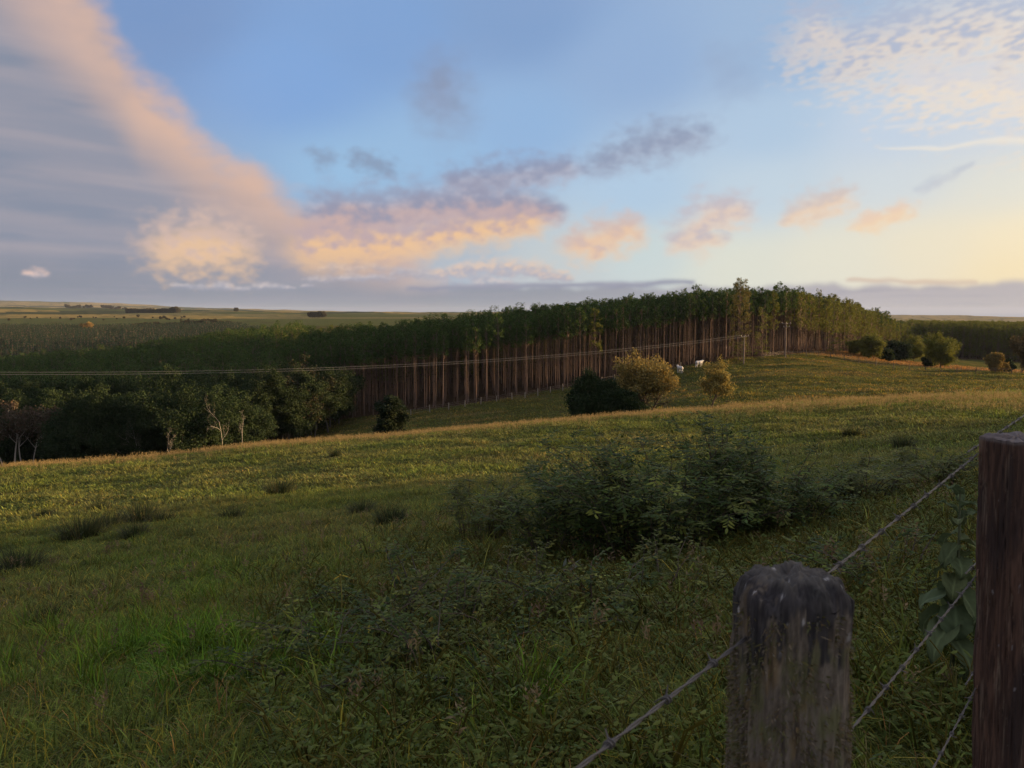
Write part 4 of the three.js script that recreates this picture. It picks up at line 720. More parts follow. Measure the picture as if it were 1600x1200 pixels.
{
  const LG = [[0.062, 0.098, 0.024], [0.095, 0.130, 0.030], [0.14, 0.165, 0.040], [0.046, 0.078, 0.021]], MG = [[0.10, 0.12, 0.028], [0.14, 0.155, 0.036], [0.075, 0.10, 0.025]];
  const big = shrub(800, { stems: 110, base: 0.8, sx: 1.25, sz: 0.8, out: 0.8, h: 1.5, twigs: 13, twig: 0.2, leaves: 7, L: 0.085, W: 0.036, col: LG });
  shrubThing('leafy_shrub', 'largest leafy dark green shrub in the middle of the near field', big, G(1040, 9.0), 0.3, [1.08, 1.0, 1]);
  const b2 = shrub(801, { stems: 46, base: 0.55, sx: 1.1, sz: 0.8, out: 0.6, h: 1.25, twigs: 12, twig: 0.19, leaves: 7, L: 0.08, W: 0.034, col: LG });
  shrubThing('leafy_shrub', 'leafy shrub with long sprays merging into the largest shrub, towards its left end', b2, G(890, 9.4), 1.2, [1, 1, 1]);
  const b3 = shrub(802, { stems: 34, base: 0.5, sx: 1.1, sz: 0.8, out: 0.5, h: 1.0, twigs: 12, twig: 0.17, leaves: 7, L: 0.07, W: 0.03, col: MG });
  shrubThing('leafy_shrub', 'darker twiggy shrub at the far left end of the shrub mass', b3, G(752, 11.6), 2.0, [1.25, 1.05, 1]);
  shrubThing('leafy_shrub', 'tall pointed shrub rising as the highest tip of the shrub mass', shrub(803, { stems: 26, base: 0.34, sx: 1, sz: 1, out: 0.4, h: 1.75, twigs: 14, twig: 0.17, leaves: 7, L: 0.075, W: 0.032, col: LG }), G(1132, 9.7), 0, [1, 1, 1]);
  shrubThing('leafy_shrub', 'right shoulder shrub of the shrub mass, sloping down toward the fence', b2, G(1216, 9.3), 2.6, [0.95, 0.95, 1]);
  shrubThing('leafy_shrub', 'low leafy shrub between the shrub mass and the dark timber post', b3, G(1350, 10.6), 0.6, [1.5, 0.75, 1]);
  shrubThing('leafy_shrub', 'small dark leafy shrub close beside the top of dark timber post', b3, G(1465, 11.5), 1.6, [0.95, 0.7, 1]);
  // low sprays in front of the mass
  const low = shrub(805, { stems: 17, base: 0.5, sx: 1.2, sz: 0.9, out: 0.5, h: 0.42, twigs: 8, twig: 0.16, leaves: 6, L: 0.065, W: 0.032, col: MG }), low2 = shrub(806, { stems: 15, base: 0.45, sx: 1.2, sz: 0.9, out: 0.45, h: 0.36, twigs: 8, twig: 0.14, leaves: 6, L: 0.055, W: 0.028, col: LG });
  const lows = [[560, 5.6, 'low leafy weed shrub right of the bright green grass patch', low, 1], [690, 5.2, 'low weed shrub with pale drooping sprays in centre foreground', low2, 1.1], [790, 5.4, 'low dark weed shrub below the middle of the shrub mass', low, 0.9], [930, 5.8, 'low weed shrub between the shrub mass and the mossy post', low2, 1.15], [1040, 6.2, 'low light green weed shrub just left of the mossy post top', low, 0.95], [640, 6.8, 'low weed shrub in front of the twiggy left end of the shrub mass', low2, 1.2], [820, 6.9, 'low weed shrub against the shaded foot of the shrub mass', low, 0.9], [480, 4.6, 'low weed shrub near the bottom edge beside bright green grass', low2, 0.9], [1400, 5.6, 'low weed shrub between the mossy post and dark timber post', low2, 1], [700, 4.4, 'weed clump at the bottom edge below the centre', low2, 0.85]];
  lows.forEach(([px, d, label, g, s], i) => shrubThing('weed_shrub', label, g, G(px, d), i * 1.7, [s, s, s]));
  // dark rushy tussocks out in the grass
  const tus = (seed, n, R, L) => { const q = mulberry(seed), mb = new MB(); for (let k = 0; k < n; k++) { const a = q() * 6.283, d = Math.sqrt(q()) * R, v = 0.7 + 0.6 * q(); mb.blade(Math.cos(a) * d, Math.sin(a) * d, a + (q() - 0.5), 0.25 + 0.9 * q(), L * (0.5 + 0.6 * q()), 0.011, q() < 0.1 ? [0.16 * v, 0.13 * v, 0.055 * v] : [0.05 * v, 0.066 * v, 0.024 * v]); } return mb.geo(); };
  const TG = [1, 2, 3].map((k) => tus(870 + k, 420, 0.34, 0.55));
  const tussocks = [[110, 16.5, 1.15, 'wide dark tussock, front one of the dark tussock cluster at left'], [150, 17.6, 0.9, 'dark tussock in the middle of the cluster at left'], [205, 18.6, 1.2, 'tall dark tussock at the right end of the cluster at left'], [240, 18.2, 0.7, 'small dark tussock right beside the tallest of the left cluster'], [140, 22.5, 0.8, 'small round dark tussock behind the left cluster'], [195, 15.8, 0.7, 'low dark tussock just in front of the left cluster'], [430, 23.0, 1.15, 'dark leafy tussock alone right of the left cluster'], [350, 18.0, 0.6, 'low dark tussock between the left cluster and lone tussock'], [50, 22.0, 0.65, 'small brownish tussock near the left frame edge, farther up'], [6, 13.0, 0.9, 'very dark tussock cut by the left frame edge'], [45, 8.2, 0.5, 'near brown tussock low by the left frame edge'], [560, 17.0, 0.75, 'dark tussock left of the shrub mass'], [605, 15.0, 0.8, 'dark tussock close to the twiggy left end of shrub mass'], [840, 26, 0.6, 'small dark tussock beyond the shrub mass'], [1420, 24, 0.9, 'dark tussock beyond the low shrubs on the right'], [1340, 31, 0.9, 'far dark tussock on the lit field at right'], [520, 36, 0.8, 'far dark tussock below the small dark tree']];
  tussocks.forEach(([px, d, s, label], i) => { const o = thing('tussock', label, 'tussock', G(px, d)); o.rotation.y = i; o.scale.set(s * (1.1 + 0.3 * (i % 2)), s * 0.95, s); part(o, 'blades', TG[i % 3], M.grass).userData.kind = 'stuff'; });
  // spiky pale rosette before the shrub mass
  const ros = thing('spiky_rosette', 'small spiky plant with pale strap leaves at the foot of the shrub mass', 'plant', G(882, 7.4)); ros.position.y += 0.08;
  const sr = mulberry(55);
  for (let k = 0; k < 9; k++) { const mb = new MB(), a = k / 9 * 6.283 + sr(), up = 0.15 + 1.1 * sr(), d = norm([Math.cos(a), up, Math.sin(a)]); mb.leaf([0, 0.05, 0], d, norm(cross(d, [0, 1, 0])), 0.26 + 0.12 * sr(), 0.04, tint(sr, [0.13, 0.15, 0.11], 0.15), 0.25, 0.3, 2); part(ros, 'leaf', mb.geo(), M.gloss); }
  // yellow blade sticking up in the foreground
  const yb = thing('yellow_stalk', 'single upright yellow stalk among the foreground weeds', 'stalk', G(524, 6.4));
  const ym = new MB(); ym.tube([[0, 0, 0, 0.006], [0.005, 0.2, 0, 0.006], [0, 0.42, 0.01, 0.004]], 5, [0.25, 0.22, 0.05]); part(yb, 'stem', ym.geo(), M.bark);
  for (let k = 0; k < 3; k++) { const mb = new MB(), a = k * 2.2; const d = norm([Math.cos(a), 0.15, Math.sin(a)]); mb.leaf([0, 0.42, 0.01], d, norm(cross(d, [0, 1, 0])), 0.09, 0.02, [0.38, 0.28, 0.03], 0.2, 0.4, 2); part(yb, 'leaf', mb.geo(), M.leaf); }
  // big-leaved plant behind the timber post: every leaf its own part
  const bl = thing('big_leaved_plant', 'tall plant with large soft grey-green leaves behind the dark timber post', 'plant', G(1516, 3.6)); bl.scale.setScalar(0.74);
  const st = new MB(); st.tube([[0, -0.05, 0, 0.014], [0.01, 0.5, 0, 0.012], [0, 1.0, 0.01, 0.009], [-0.01, 1.34, 0.01, 0.005]], 6, [0.10, 0.12, 0.06]); part(bl, 'stem', st.geo(), M.bark);
  function bigLeaf(L, W, seed) {                                      // along +x, tip drooping, with lobed edge and a sunken midrib
    const q = mulberry(seed), n = 10, m = 6, pos = [], idx = [], c = [], uv = [], base = tint(q, [0.105, 0.135, 0.062], 0.2);
    for (let i = 0; i <= n; i++) for (let j = -m; j <= m; j++) {
      const t = i / n, s = j / m, wv = Math.pow(Math.sin(Math.PI * Math.pow(Math.min(1, t * 0.93 + 0.07), 0.72)), 0.85) * (1 + 0.06 * Math.sin(i * 2.4)), wy = s * W / 2 * wv;
      pos.push(t * L * Math.cos(t * 0.9), -0.32 * L * t * t + Math.abs(s) * 0.16 * W * wv + 0.012 * Math.sin(t * 14 + Math.abs(s) * 5) * Math.abs(s) + 0.004 * Math.cos(t * 40 - Math.abs(s) * 9), wy);
      const vein = Math.abs(s) < 0.08 ? 1.6 : 1 + 0.14 * Math.sin(t * 40 - Math.abs(s) * 9); c.push(base[0] * vein, base[1] * vein, base[2] * vein); uv.push(t, s);
      if (i < n && j < m) { const a = i * (2 * m + 1) + j + m; idx.push(a, a + 1, a + 2 * m + 1, a + 1, a + 2 * m + 2, a + 2 * m + 1); }
    }
    const g = new THREE.BufferGeometry(); g.setAttribute('position', new THREE.Float32BufferAttribute(pos, 3)); g.setAttribute('color', new THREE.Float32BufferAttribute(c, 3)); g.setAttribute('uv', new THREE.Float32BufferAttribute(uv, 2)); g.setIndex(idx); g.computeVertexNormals(); return g;
  }
  const q = mulberry(91), shapes = [bigLeaf(0.31, 0.18, 1), bigLeaf(0.25, 0.14, 2), bigLeaf(0.18, 0.075, 3), bigLeaf(0.34, 0.17, 4), bigLeaf(0.21, 0.13, 5)];
  for (let k = 0; k < 26; k++) {
    const t = k / 26, y = 0.28 + 1.05 * t, sh = t > 0.78 ? 2 : t > 0.45 ? (k % 2 ? 1 : 4) : (k % 2 ? 0 : 3), l = part(bl, 'leaf', shapes[sh], M.leaf);
    l.position.set(0, y, 0); l.rotation.set((q() - 0.5) * 0.5, k * 2.4 + q() * 0.5, (t > 0.75 ? 0.75 : -0.1 - 0.75 * q()), 'YXZ'); l.scale.set(0.8 + 0.45 * q(), 0.7 + 0.9 * q(), 0.8 + 0.4 * q());
  }
}
// ---------------------------------------------------------------- the near barbed-wire fence
{
  const r = mulberry(31);
  const fence = thing('barbed_wire_fence', 'near barbed wire fence with a mossy grey post and dark timber post', 'fence', new THREE.Vector3(0, 0, 0));
  // squared post with its wood, stains and lichen worked out in three dimensions; dims in metres
  function postGeo(w, t, h, round, rough, seed, taper, tone, nS, segY, crack) {
    const pos = [], colr = [], idx = [], hum = new THREE.Color();
    const sup = (a, p) => { const c = Math.cos(a), s = Math.sin(a), k = Math.pow(Math.pow(Math.abs(c), p) + Math.pow(Math.abs(s), p), -1 / p); return [c * k, s * k]; };
    const add = (x, y, z) => { pos.push(x, y, z); colr.push(...tone(x, y, z, h)); };
    const rows = []; for (let j = 0; j <= segY; j++) rows.push(-0.3 + (h + 0.3 - round) * Math.pow(j / segY, 0.8));
    if (round > 0) for (let j = 1; j <= 26; j++) { const q = j / 27; rows.push(h - round + round * Math.sin(q * Math.PI / 2)); } else rows.push(h);
    rows.forEach((y, j) => {
      const top = h - y, k = round > 0 && top < round ? Math.pow(1 - Math.pow(1 - top / round, 2.4), 1 / 2.2) : 1;
      for (let i = 0; i <= nS; i++) {
        const [cx, cz] = sup(i / nS * 2 * Math.PI, 4.2), f = 1 + taper * (1 - y / h), n = rough * k * (0.9 * n3(cx * 2 + seed, y * 4, cz * 2) + 0.55 * n3(cx * 8 + seed, y * 6, cz * 8) + 0.45 * n3(cx * 30, y * 10 + seed, cz * 30)) - k * crack * (sm(0.10 - Math.abs(n3(cx * 3.2 + seed, y * 0.9, cz * 3.2 + 5)), 0, 0.09) + 0.5 * sm(0.12 - Math.abs(n3(cx * 8 + seed, y * 2.2, cz * 8 - 5)), 0, 0.1));
        add(cx * (w / 2 * f * k + n), y + (round > 0 ? k < 1 ? 0.011 * n3(cx * k * 2.2 + seed, cz * k * 2.2, 1) + 0.004 * n3(cx * k * 9 + seed, cz * k * 9, 4) : 0 : j === rows.length - 1 ? 0.006 * n3(cx * 2 + seed, cz * 2, 1) : 0), cz * (t / 2 * f * k + n));
        if (j < rows.length - 1 && i < nS) { const o = j * (nS + 1) + i; idx.push(o, o + nS + 1, o + 1, o + 1, o + nS + 1, o + nS + 2); }
      }
    });
    const o = (rows.length - 1) * (nS + 1), rings = round > 0 ? 0 : 10;
    let last = o;
    for (let q = 1; q <= rings; q++) { const st = pos.length / 3, e = 1 - q / (rings + 1); for (let i = 0; i <= nS; i++) { const b = (o + i) * 3; add(pos[b] * e, pos[b + 1] + 0.004 * n3(pos[b] * e * 40, pos[b + 2] * e * 40, seed), pos[b + 2] * e); if (i < nS) idx.push(last + i, st + i, last + i + 1, last + i + 1, st + i, st + i + 1); } last = st; }
    const c = pos.length / 3; add(0, h, 0); for (let i = 0; i < nS; i++) idx.push(last + i, c, last + i + 1);
    const g = new THREE.BufferGeometry(); g.setAttribute('position', new THREE.Float32BufferAttribute(pos, 3)); g.setAttribute('color', new THREE.Float32BufferAttribute(colr, 3)); g.setIndex(idx); g.computeVertexNormals(); return g;
  }
  const mossy = (x, y, z, h) => {
    const streak = n3(x * 75, y * 5, z * 75), fine = n3(x * 240, y * 22, z * 240), patch = n3(x * 15 + 3, y * 9, z * 15), blot = n3(x * 34 + 8, y * 26, z * 34), dy = h - y;
    let c = mix3([0.12, 0.098, 0.074], [0.25, 0.215, 0.170], sm(streak * 0.7 + fine * 0.7 + 0.5 * n3(x * 420, y * 160, z * 420), -1.0, 1.0));
    c = mix3(c, [0.06, 0.048, 0.038], sm(fine - streak * 0.4, 0.25, 0.9) * 0.7);
    c = mix3(c, [0.15, 0.155, 0.062], sm(patch + 0.5 * blot + 0.3 * fine, -0.1, 0.6) * 0.75);
    c = mix3(c, [0.19, 0.135, 0.07], sm(n3(x * 20 + 30, y * 8, z * 20) + 0.5 * blot + sm(dy, 0.08, 0.5) * 0.3, 0.25, 0.8) * 0.75);
    const black = sm(0.085 + 0.07 * streak + 0.06 * patch + 0.03 * blot - dy, -0.02, 0.025);
    c = mix3(c, mix3([0.022, 0.021, 0.026], [0.055, 0.052, 0.056], sm(fine + blot, -0.6, 0.9)), black * 0.92);
    c = mix3(c, [0.12, 0.112, 0.10], sm(0.014 - dy + 0.008 * blot, 0, 0.012) * 0.75);
    return mix3(c, [0.44, 0.43, 0.42], sm(n3(x * 30 + 60, y * 22, z * 30), 0.80, 0.86) * sm(0.12 - dy, 0, 0.05));
  };
  const timber = (x, y, z, h) => {
    const wv = 0.012 * n3(x * 14, y * 2.2, z * 14), g = n3((x + wv) * 60, y * 1.1, (z + wv) * 60), f = n3(x * 210, y * 4.5, z * 210), p = n3(x * 7 + 9, y * 2.4, z * 7), s = n3(x * 26 + 4, y * 2.6, z * 26), k = n3(x * 30 + 70, y * 14, z * 30);
    let c = mix3([0.045, 0.024, 0.017], [0.125, 0.068, 0.046], sm(g + 0.55 * f, -0.9, 1.0));
    c = mix3(c, [0.22, 0.165, 0.12], sm(s + 0.7 * f, 0.4, 1.1) * 0.65);
    c = mix3(c, [0.020, 0.013, 0.013], sm(p + 0.6 * g, 0.05, 0.8) * 0.8);
    c = mix3(c, [0.012, 0.009, 0.009], sm(0.06 - Math.abs(g), 0, 0.05) * 0.5);
    c = mix3(c, [0.17, 0.15, 0.15], sm(0.012 - (h - y), 0, 0.008) * 0.7);
    return mix3(c, [0.2, 0.185, 0.19], sm(k, 0.90, 0.94) * 0.8);
  };
  // left post: 1.17 m ahead; right post: 2.4 m ahead
  const p1 = at(1250, 890, 1.17), g1 = groundY(p1.x, p1.z), h1 = p1.y - g1;
  const post1 = part(fence, 'post', postGeo(0.158, 0.125, h1, 0.045, 0.0046, 5, 0.13, mossy, 220, 260, 0.0035), new THREE.MeshStandardMaterial({ name: 'mossy weathered wood', vertexColors: true, roughness: 1 }), 'squat weathered grey post with black-stained rounded head and moss');
  post1.position.set(p1.x, g1, p1.z); post1.rotation.set(0, 0.22, 0.012);
  // tufts of moss and lichen clinging to its sides
  const mm = new MB();
  for (let k = 0; k < 22000; k++) {
    const a = r() * 6.283, y = 0.35 + r() * (h1 - 0.40), dens = n3(Math.cos(a) * 2.2, y * 7, Math.sin(a) * 2.2) + 0.35 * Math.abs(Math.cos(a)) - 0.5 * sm(y, h1 - 0.3, h1 - 0.05);
    if (r() > sm(dens, -0.45, 0.45)) continue;
    const c = Math.cos(a), s = Math.sin(a), kq = Math.pow(Math.pow(Math.abs(c), 4.2) + Math.pow(Math.abs(s), 4.2), -1 / 4.2), f = 1 + 0.13 * (1 - y / h1);
    randomLeaf(mm, r, [c * kq * 0.079 * f, y, s * kq * 0.0625 * f], 0.007 + 0.009 * r() * r(), 0.0026, tint(r, r() < 0.4 ? [0.14, 0.135, 0.055] : r() < 0.5 ? [0.18, 0.14, 0.075] : [0.22, 0.19, 0.14], 0.3), { dir: [c * 0.9, -0.35, s * 0.9] });
  }
  const ms = part(post1, 'moss', mm.geo(), M.leaf, 'olive and brown moss tufts on the weathered post'); ms.userData.kind = 'stuff';
  const p2 = at(1606, 682, 2.4), g2 = groundY(p2.x, p2.z), h2 = p2.y - g2;
  const post2 = part(fence, 'post', postGeo(0.165, 0.16, h2, 0, 0.003, 17, -0.05, timber, 200, 280, 0.0045), new THREE.MeshStandardMaterial({ name: 'dark red-brown timber', vertexColors: true, roughness: 0.9 }), 'dark red-brown split timber post with flat top');
  post2.position.set(p2.x, g2, p2.z); post2.rotation.set(0, 0.3, 0.035);
  // next posts of the same fence, outside the frame
  const dir = p2.clone().sub(p1).setY(0).normalize(), next = [p1.clone().addScaledVector(dir, -1.62), p2.clone().addScaledVector(dir, 2.6)];
  const ends = next.map((p, i) => { const g = groundY(p.x, p.z), m = part(fence, 'post', i ? post2.geometry : post1.geometry, i ? post2.material : post1.material); m.position.set(p.x, g, p.z); m.rotation.y = 0.4; return g; });
  // three strands, each two twisted wires with barbs
  const steel = new THREE.MeshStandardMaterial({ name: 'weathered galvanised wire', color: new THREE.Color(0.15, 0.14, 0.135), metalness: 0.3, roughness: 0.7 }), rust = new THREE.MeshStandardMaterial({ name: 'rusty wire', color: new THREE.Color(0.20, 0.12, 0.08), metalness: 0.3, roughness: 0.8 });
  const face = new THREE.Vector3(dir.z, 0, -dir.x); if (face.z > 0) face.negate();          // the field side
  function strand(A, B, sag, mat, n, label) {
    const len = A.distanceTo(B), w = part(fence, 'wire', new THREE.BufferGeometry(), mat, label), gs = [];
    const T = B.clone().sub(A).normalize(), U = new THREE.Vector3(0, 1, 0).cross(T).normalize(), V = T.clone().cross(U), f = (t) => A.clone().lerp(B, t).add(new THREE.Vector3(0, -sag * 4 * t * (1 - t), 0));
    for (const ph of [0, Math.PI]) { const mb = new MB(), P = [], N = Math.ceil(len * 70); for (let k = 0; k <= N; k++) { const t = k / N, a = t * len * 62 + ph, q = f(t).addScaledVector(U, Math.cos(a) * 0.0016).addScaledVector(V, Math.sin(a) * 0.0016); P.push([q.x, q.y, q.z, 0.0015]); } mb.tube(P, 5, [1, 1, 1]); gs.push(mb.geo(false)); }
    w.geometry = mergeGeometries(gs);
    for (let s = 0.09 + r() * 0.05; s < len; s += 0.125 + r() * 0.012) {
      const mb = new MB(), t = s / len, c = f(t), a0 = r() * 6.283, P = [];
      for (let k = 0; k <= 16; k++) { const a = a0 + k / 16 * 12.5, q = c.clone().addScaledVector(T, (k / 16 - 0.5) * 0.011).addScaledVector(U, Math.cos(a) * 0.005).addScaledVector(V, Math.sin(a) * 0.005); P.push([q.x, q.y, q.z, 0.0016]); }
      const tip = (p, q) => { const d = new THREE.Vector3(p[0] - q[0], p[1] - q[1], p[2] - q[2]).normalize().multiplyScalar(0.014); return [p[0] + d.x, p[1] + d.y, p[2] + d.z, 0.0006]; };
      mb.tube([tip(P[0], P[1]), ...P, tip(P[16], P[15])], 4, [1, 1, 1]); part(w, 'barb', mb.geo(false), mat);
    }
    return w;
  }
  [[at(1529, 708, 2.42), at(1228, 943, 1.26)], [at(1525, 900, 2.42), at(1250, 1233, 1.26)], [at(1525, 1075, 2.42), at(1250, 1583, 1.26)]].forEach(([b, a]) => {
    const zero = a.clone().addScaledVector(a.clone().sub(b), 0.62), last = b.clone().addScaledVector(b.clone().sub(a), 1.5);
    strand(b, zero, 0.006, steel); strand(b.clone().addScaledVector(face, 0.03), last, 0.01, steel);
    // staple loop round the timber post
    const mb = new MB(), P = []; for (let i = 0; i <= 14; i++) { const t = i / 14 * Math.PI * 1.3 - 0.6; P.push([b.x + dir.x * 0.01 - Math.cos(t) * 0.012 * dir.x, b.y + Math.sin(t) * 0.022, b.z - Math.cos(t) * 0.012 * dir.z, 0.0022]); } mb.tube(P, 5, [1, 1, 1]); part(fence, 'staple', mb.geo(false), rust);
  });
}
// ---------------------------------------------------------------- far fences, utility poles, cables, cattle
{
  const r = mulberry(77), grey = new THREE.MeshStandardMaterial({ name: 'grey fence wood', color: new THREE.Color(0.26, 0.23, 0.19), roughness: 1 }), dark = new THREE.MeshStandardMaterial({ name: 'old fence wood', color: new THREE.Color(0.10, 0.08, 0.06), roughness: 1 }), wireM = new THREE.MeshStandardMaterial({ name: 'fence wire', color: new THREE.Color(0.35, 0.34, 0.32), metalness: 0.4, roughness: 0.6 });
  const pg = (h) => { const mb = new MB(); mb.tube([[0, -0.2, 0, 0.085], [0.01, h * 0.5, 0, 0.08], [0, h, 0.01, 0.07], [0, h + 0.02, 0.01, 0.04]], 6, [1, 1, 1]); return mb.geo(false); };
  const P3 = [pg(1.25), pg(1.4), pg(1.1)];
  function farFence(label, path, gap, mat) {
    const f = thing('pasture_fence', label, 'fence', new THREE.Vector3(0, 0, 0)), pts = [];
    for (let i = 1; i < path.length; i++) { const a = new THREE.Vector3(...path[i - 1]), b = new THREE.Vector3(...path[i]), n = Math.max(1, Math.round(a.distanceTo(b) / gap)); for (let k = i > 1 ? 1 : 0; k <= n; k++) { const p = a.clone().lerp(b, k / n); p.y = groundY(p.x, p.z); pts.push(p); } }
    pts.forEach((p) => { const m = part(f, 'post', P3[(r() * 3) | 0], mat); m.position.copy(p); m.rotation.set((r() - 0.5) * 0.12, r() * 6, (r() - 0.5) * 0.12); });
    for (const h of [0.5, 0.85, 1.15]) { const mb = new MB(); mb.tube(pts.map((p) => [p.x, p.y + h, p.z, 0.008]), 3, [1, 1, 1]); part(f, 'wire', mb.geo(false), wireM); }
  }
  const row = (list) => list.map(([px, d]) => { const g = G(px, d); return [g.x, 0, g.z]; });
  farFence('fence of pale posts along the foot of the shaded plantation edge', row([[600, 133], [640, 136], [700, 137], [800, 142], [880, 147], [980, 156], [1065, 162]]), 3.1, grey);
  farFence('hilltop fence of dark posts in front of the sunlit trunks', row([[1195, 172], [1228, 178], [1262, 180], [1300, 183]]), 4.6, dark);
  farFence('fence running down along the dry bank to the right frame edge', row([[1300, 183], [1345, 178], [1400, 172], [1450, 168], [1500, 165], [1560, 163], [1640, 160]]), 3.6, dark);
  // poles
  const wood = new THREE.MeshStandardMaterial({ name: 'pole timber', color: new THREE.Color(0.20, 0.16, 0.13), roughness: 0.95 }), por = new THREE.MeshStandardMaterial({ name: 'porcelain', color: new THREE.Color(0.45, 0.43, 0.40), roughness: 0.35 }), alu = new THREE.MeshStandardMaterial({ name: 'aluminium cable', color: new THREE.Color(0.26, 0.25, 0.23), metalness: 0.2, roughness: 0.6 });
  function pole(label, pos, topY, turn, arm, double) {
    const o = thing('utility_pole', label, 'utility pole', pos); o.rotation.y = turn; const h = topY - pos.y, mb = new MB();
    mb.tube([[0, -0.5, 0, 0.16], [0, h * 0.5, 0, 0.14], [0, h, 0, 0.11]], 10, [1, 1, 1]); part(o, 'pole', mb.geo(false), wood);
    const heads = [];
    for (const [y, L] of double ? [[h - 0.25, arm], [h - 0.95, arm * 0.7]] : [[h - 0.2, arm]]) {
      const g = new THREE.BoxGeometry(L, 0.13, 0.11); const m = part(o, 'crossarm', g, wood); m.position.set(0, y, 0.14);
      for (const x of [-L / 2 + 0.1, 0.0, L / 2 - 0.1]) { const ins = new THREE.LatheGeometry([[0, 0], [0.05, 0], [0.07, 0.05], [0.04, 0.07], [0.06, 0.12], [0.03, 0.19], [0, 0.2]].map((q) => new THREE.Vector2(...q)), 10), k = part(o, 'insulator', ins, por); k.position.set(x, y + 0.066, 0.14); heads.push(new THREE.Vector3(x, y + 0.25, 0.14).applyAxisAngle(new THREE.Vector3(0, 1, 0), turn).add(pos)); }
    }
    return heads;
  }
  const a = pole('dark utility pole with one crossarm beside the big bushy yellow-green tree', G(1164, 160), at(1164, 524, 160).y, 0.35, 1.9, false);
  const b = pole('pale utility pole with two crossarms before the hilltop trunks', G(1229, 172), at(1231, 504, 172).y, 0.2, 2.2, true);
  const cableR = 0.02;
  function cable(label, P, group, cr = cableR) { const mb = new MB(); mb.tube(P.map((p) => [p.x, p.y, p.z, cr]), 5, [1, 1, 1]); const m = new THREE.Mesh(mb.geo(false), alu); m.name = numbered('power_cable'); tag(m, label, 'cable', group); scene.add(m); }
  // hung from the far pole, sagging over the valley to a pole outside the frame on the left
  const span = (A, B, sag) => { const P = []; for (let k = 0; k <= 60; k++) { const t = k / 60; const p = A.clone().lerp(B, t); p.y -= sag * 4 * t * (1 - t); P.push(p); } return P; };
  const left = at(-430, 575, 88), left2 = at(-430, 579, 88);
  cable('upper of the two power cables sagging across the valley', span(a[0], left, 3.0));
  cable('lower of the two power cables sagging across the valley', span(a[2].clone().add(new THREE.Vector3(0, -0.25, 0)), left2, 3.05));
  pole('utility pole outside the view holding the cables', new THREE.Vector3(left.x, groundY(left.x, left.z), left.z), left.y + 0.05, 0.9, 1.9, false);
  // cattle: one continuous skin from tapered capsules joined smoothly
  function cow(seed, headDown) {
    const S = 1.35, res = 64, mc = new MarchingCubes(res, M.bark, false, false, 60000); mc.isolation = 0;
    const J = (x, y, z, r) => [x, y, z, r];
    const bones = [[J(-0.62, 1.12, 0, 0.27), J(0.05, 1.02, 0, 0.36)], [J(0.05, 1.02, 0, 0.36), J(0.58, 1.12, 0, 0.28)], [J(0.58, 1.2, 0, 0.2), J(0.95, headDown ? 0.95 : 1.42, 0, 0.14)], [J(0.95, headDown ? 0.95 : 1.42, 0, 0.13), J(1.2, headDown ? 0.66 : 1.3, 0, 0.085)], [J(0.92, headDown ? 1.05 : 1.5, 0.06, 0.04), J(0.9, headDown ? 1.08 : 1.5, 0.24, 0.03)], [J(0.92, headDown ? 1.05 : 1.5, -0.06, 0.04), J(0.9, headDown ? 1.08 : 1.5, -0.24, 0.03)], [J(0.5, 1.36, 0, 0.12), J(0.36, 1.34, 0, 0.1)], [J(-0.86, 1.2, 0, 0.05), J(-0.95, 0.55, 0, 0.03)], [J(0.52, 0.86, 0, 0.1), J(0.8, 0.95, 0, 0.06)]];
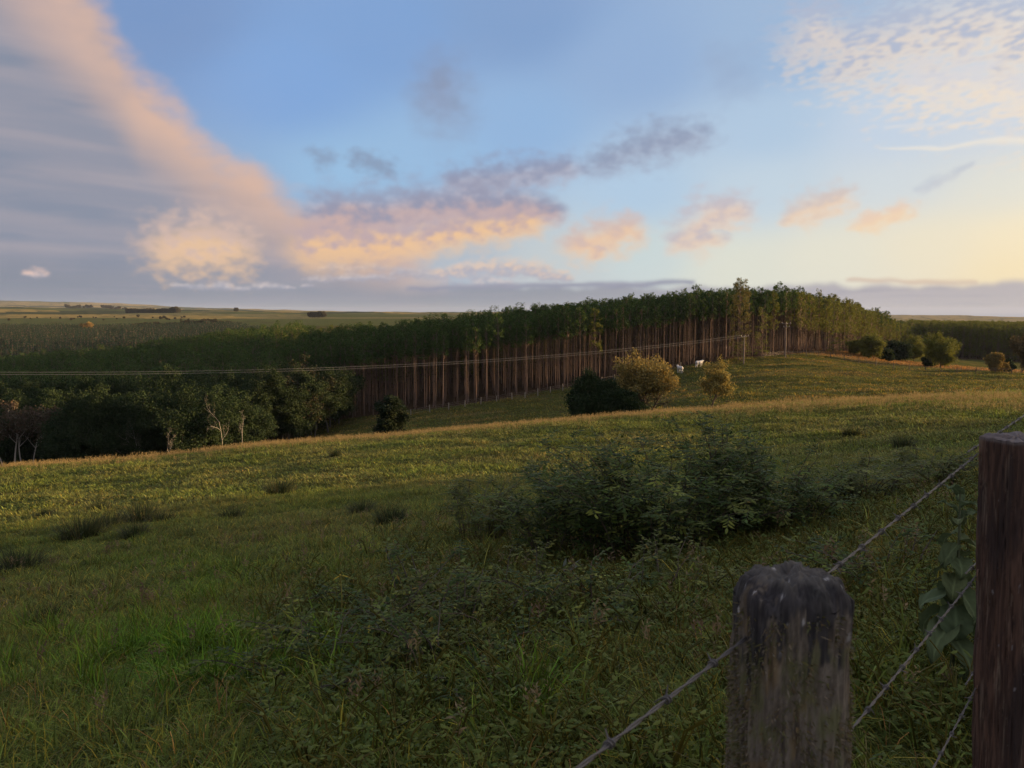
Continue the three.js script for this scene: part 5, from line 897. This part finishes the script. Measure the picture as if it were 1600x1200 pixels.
    for (const s of [-1, 1]) { bones.push([J(0.5, 0.95, s * 0.17, 0.15), J(0.5, 0.5, s * 0.17, 0.075)], [J(0.5, 0.5, s * 0.17, 0.07), J(0.5 + s * 0.05, 0.03, s * 0.17, 0.055)], [J(-0.66, 1.0, s * 0.16, 0.2), J(-0.55, 0.66, s * 0.17, 0.11)], [J(-0.55, 0.66, s * 0.17, 0.1), J(-0.76, 0.46, s * 0.17, 0.07)], [J(-0.76, 0.46, s * 0.17, 0.065), J(-0.7 + s * 0.06, 0.03, s * 0.17, 0.055)]); }
    const h = res / 2;
    for (let z = 0; z < res; z++) for (let y = 0; y < res; y++) for (let x = 0; x < res; x++) {
      const px = (x - h) / h * S, py = (y - h) / h * S + 0.85, pz = (z - h) / h * S; let d = 9;
      for (const [a, b] of bones) { const vx = b[0] - a[0], vy = b[1] - a[1], vz = b[2] - a[2], t = clamp(((px - a[0]) * vx + (py - a[1]) * vy + (pz - a[2]) * vz) / (vx * vx + vy * vy + vz * vz), 0, 1), q = Math.hypot(px - a[0] - vx * t, py - a[1] - vy * t, pz - a[2] - vz * t) - lerp(a[3], b[3], t), k = 0.07, hh = clamp(0.5 + 0.5 * (d - q) / k, 0, 1); d = lerp(d, q, hh) - k * hh * (1 - hh); }
      mc.field[x + y * res + z * res * res] = -d;
    }
    mc.update(); const n = mc.count, g = new THREE.BufferGeometry(), pos = new Float32Array(mc.positionArray.subarray(0, n * 3)), nor = new Float32Array(mc.normalArray.subarray(0, n * 3));
    for (let i = 0; i < n; i++) { pos[i * 3] *= S; pos[i * 3 + 1] = pos[i * 3 + 1] * S + 0.85; pos[i * 3 + 2] *= S; }
    g.setAttribute('position', new THREE.BufferAttribute(pos, 3)); g.setAttribute('normal', new THREE.BufferAttribute(nor, 3)); return g;
  }
  const hide = new THREE.MeshStandardMaterial({ name: 'pale hide', color: new THREE.Color(0.62, 0.60, 0.56), roughness: 0.9 });
  [[1064, 152, 1.9, 'white cow standing nearer the golden tree, before the trunks', false], [1094, 158, 0.5, 'white cow farther right, before the trunks left of the utility pole', false]].forEach(([px, d, turn, label, hd], i) => { const m = new THREE.Mesh(cow(i, hd), hide); m.name = numbered('cow'); m.position.copy(G(px, d)); m.rotation.y = turn; tag(m, label, 'cow', 'cattle by the plantation'); scene.add(m); });
}
scene.traverse((o) => { if (o.isMesh) { o.castShadow = true; o.receiveShadow = true; } });
renderer.render(scene, camera);
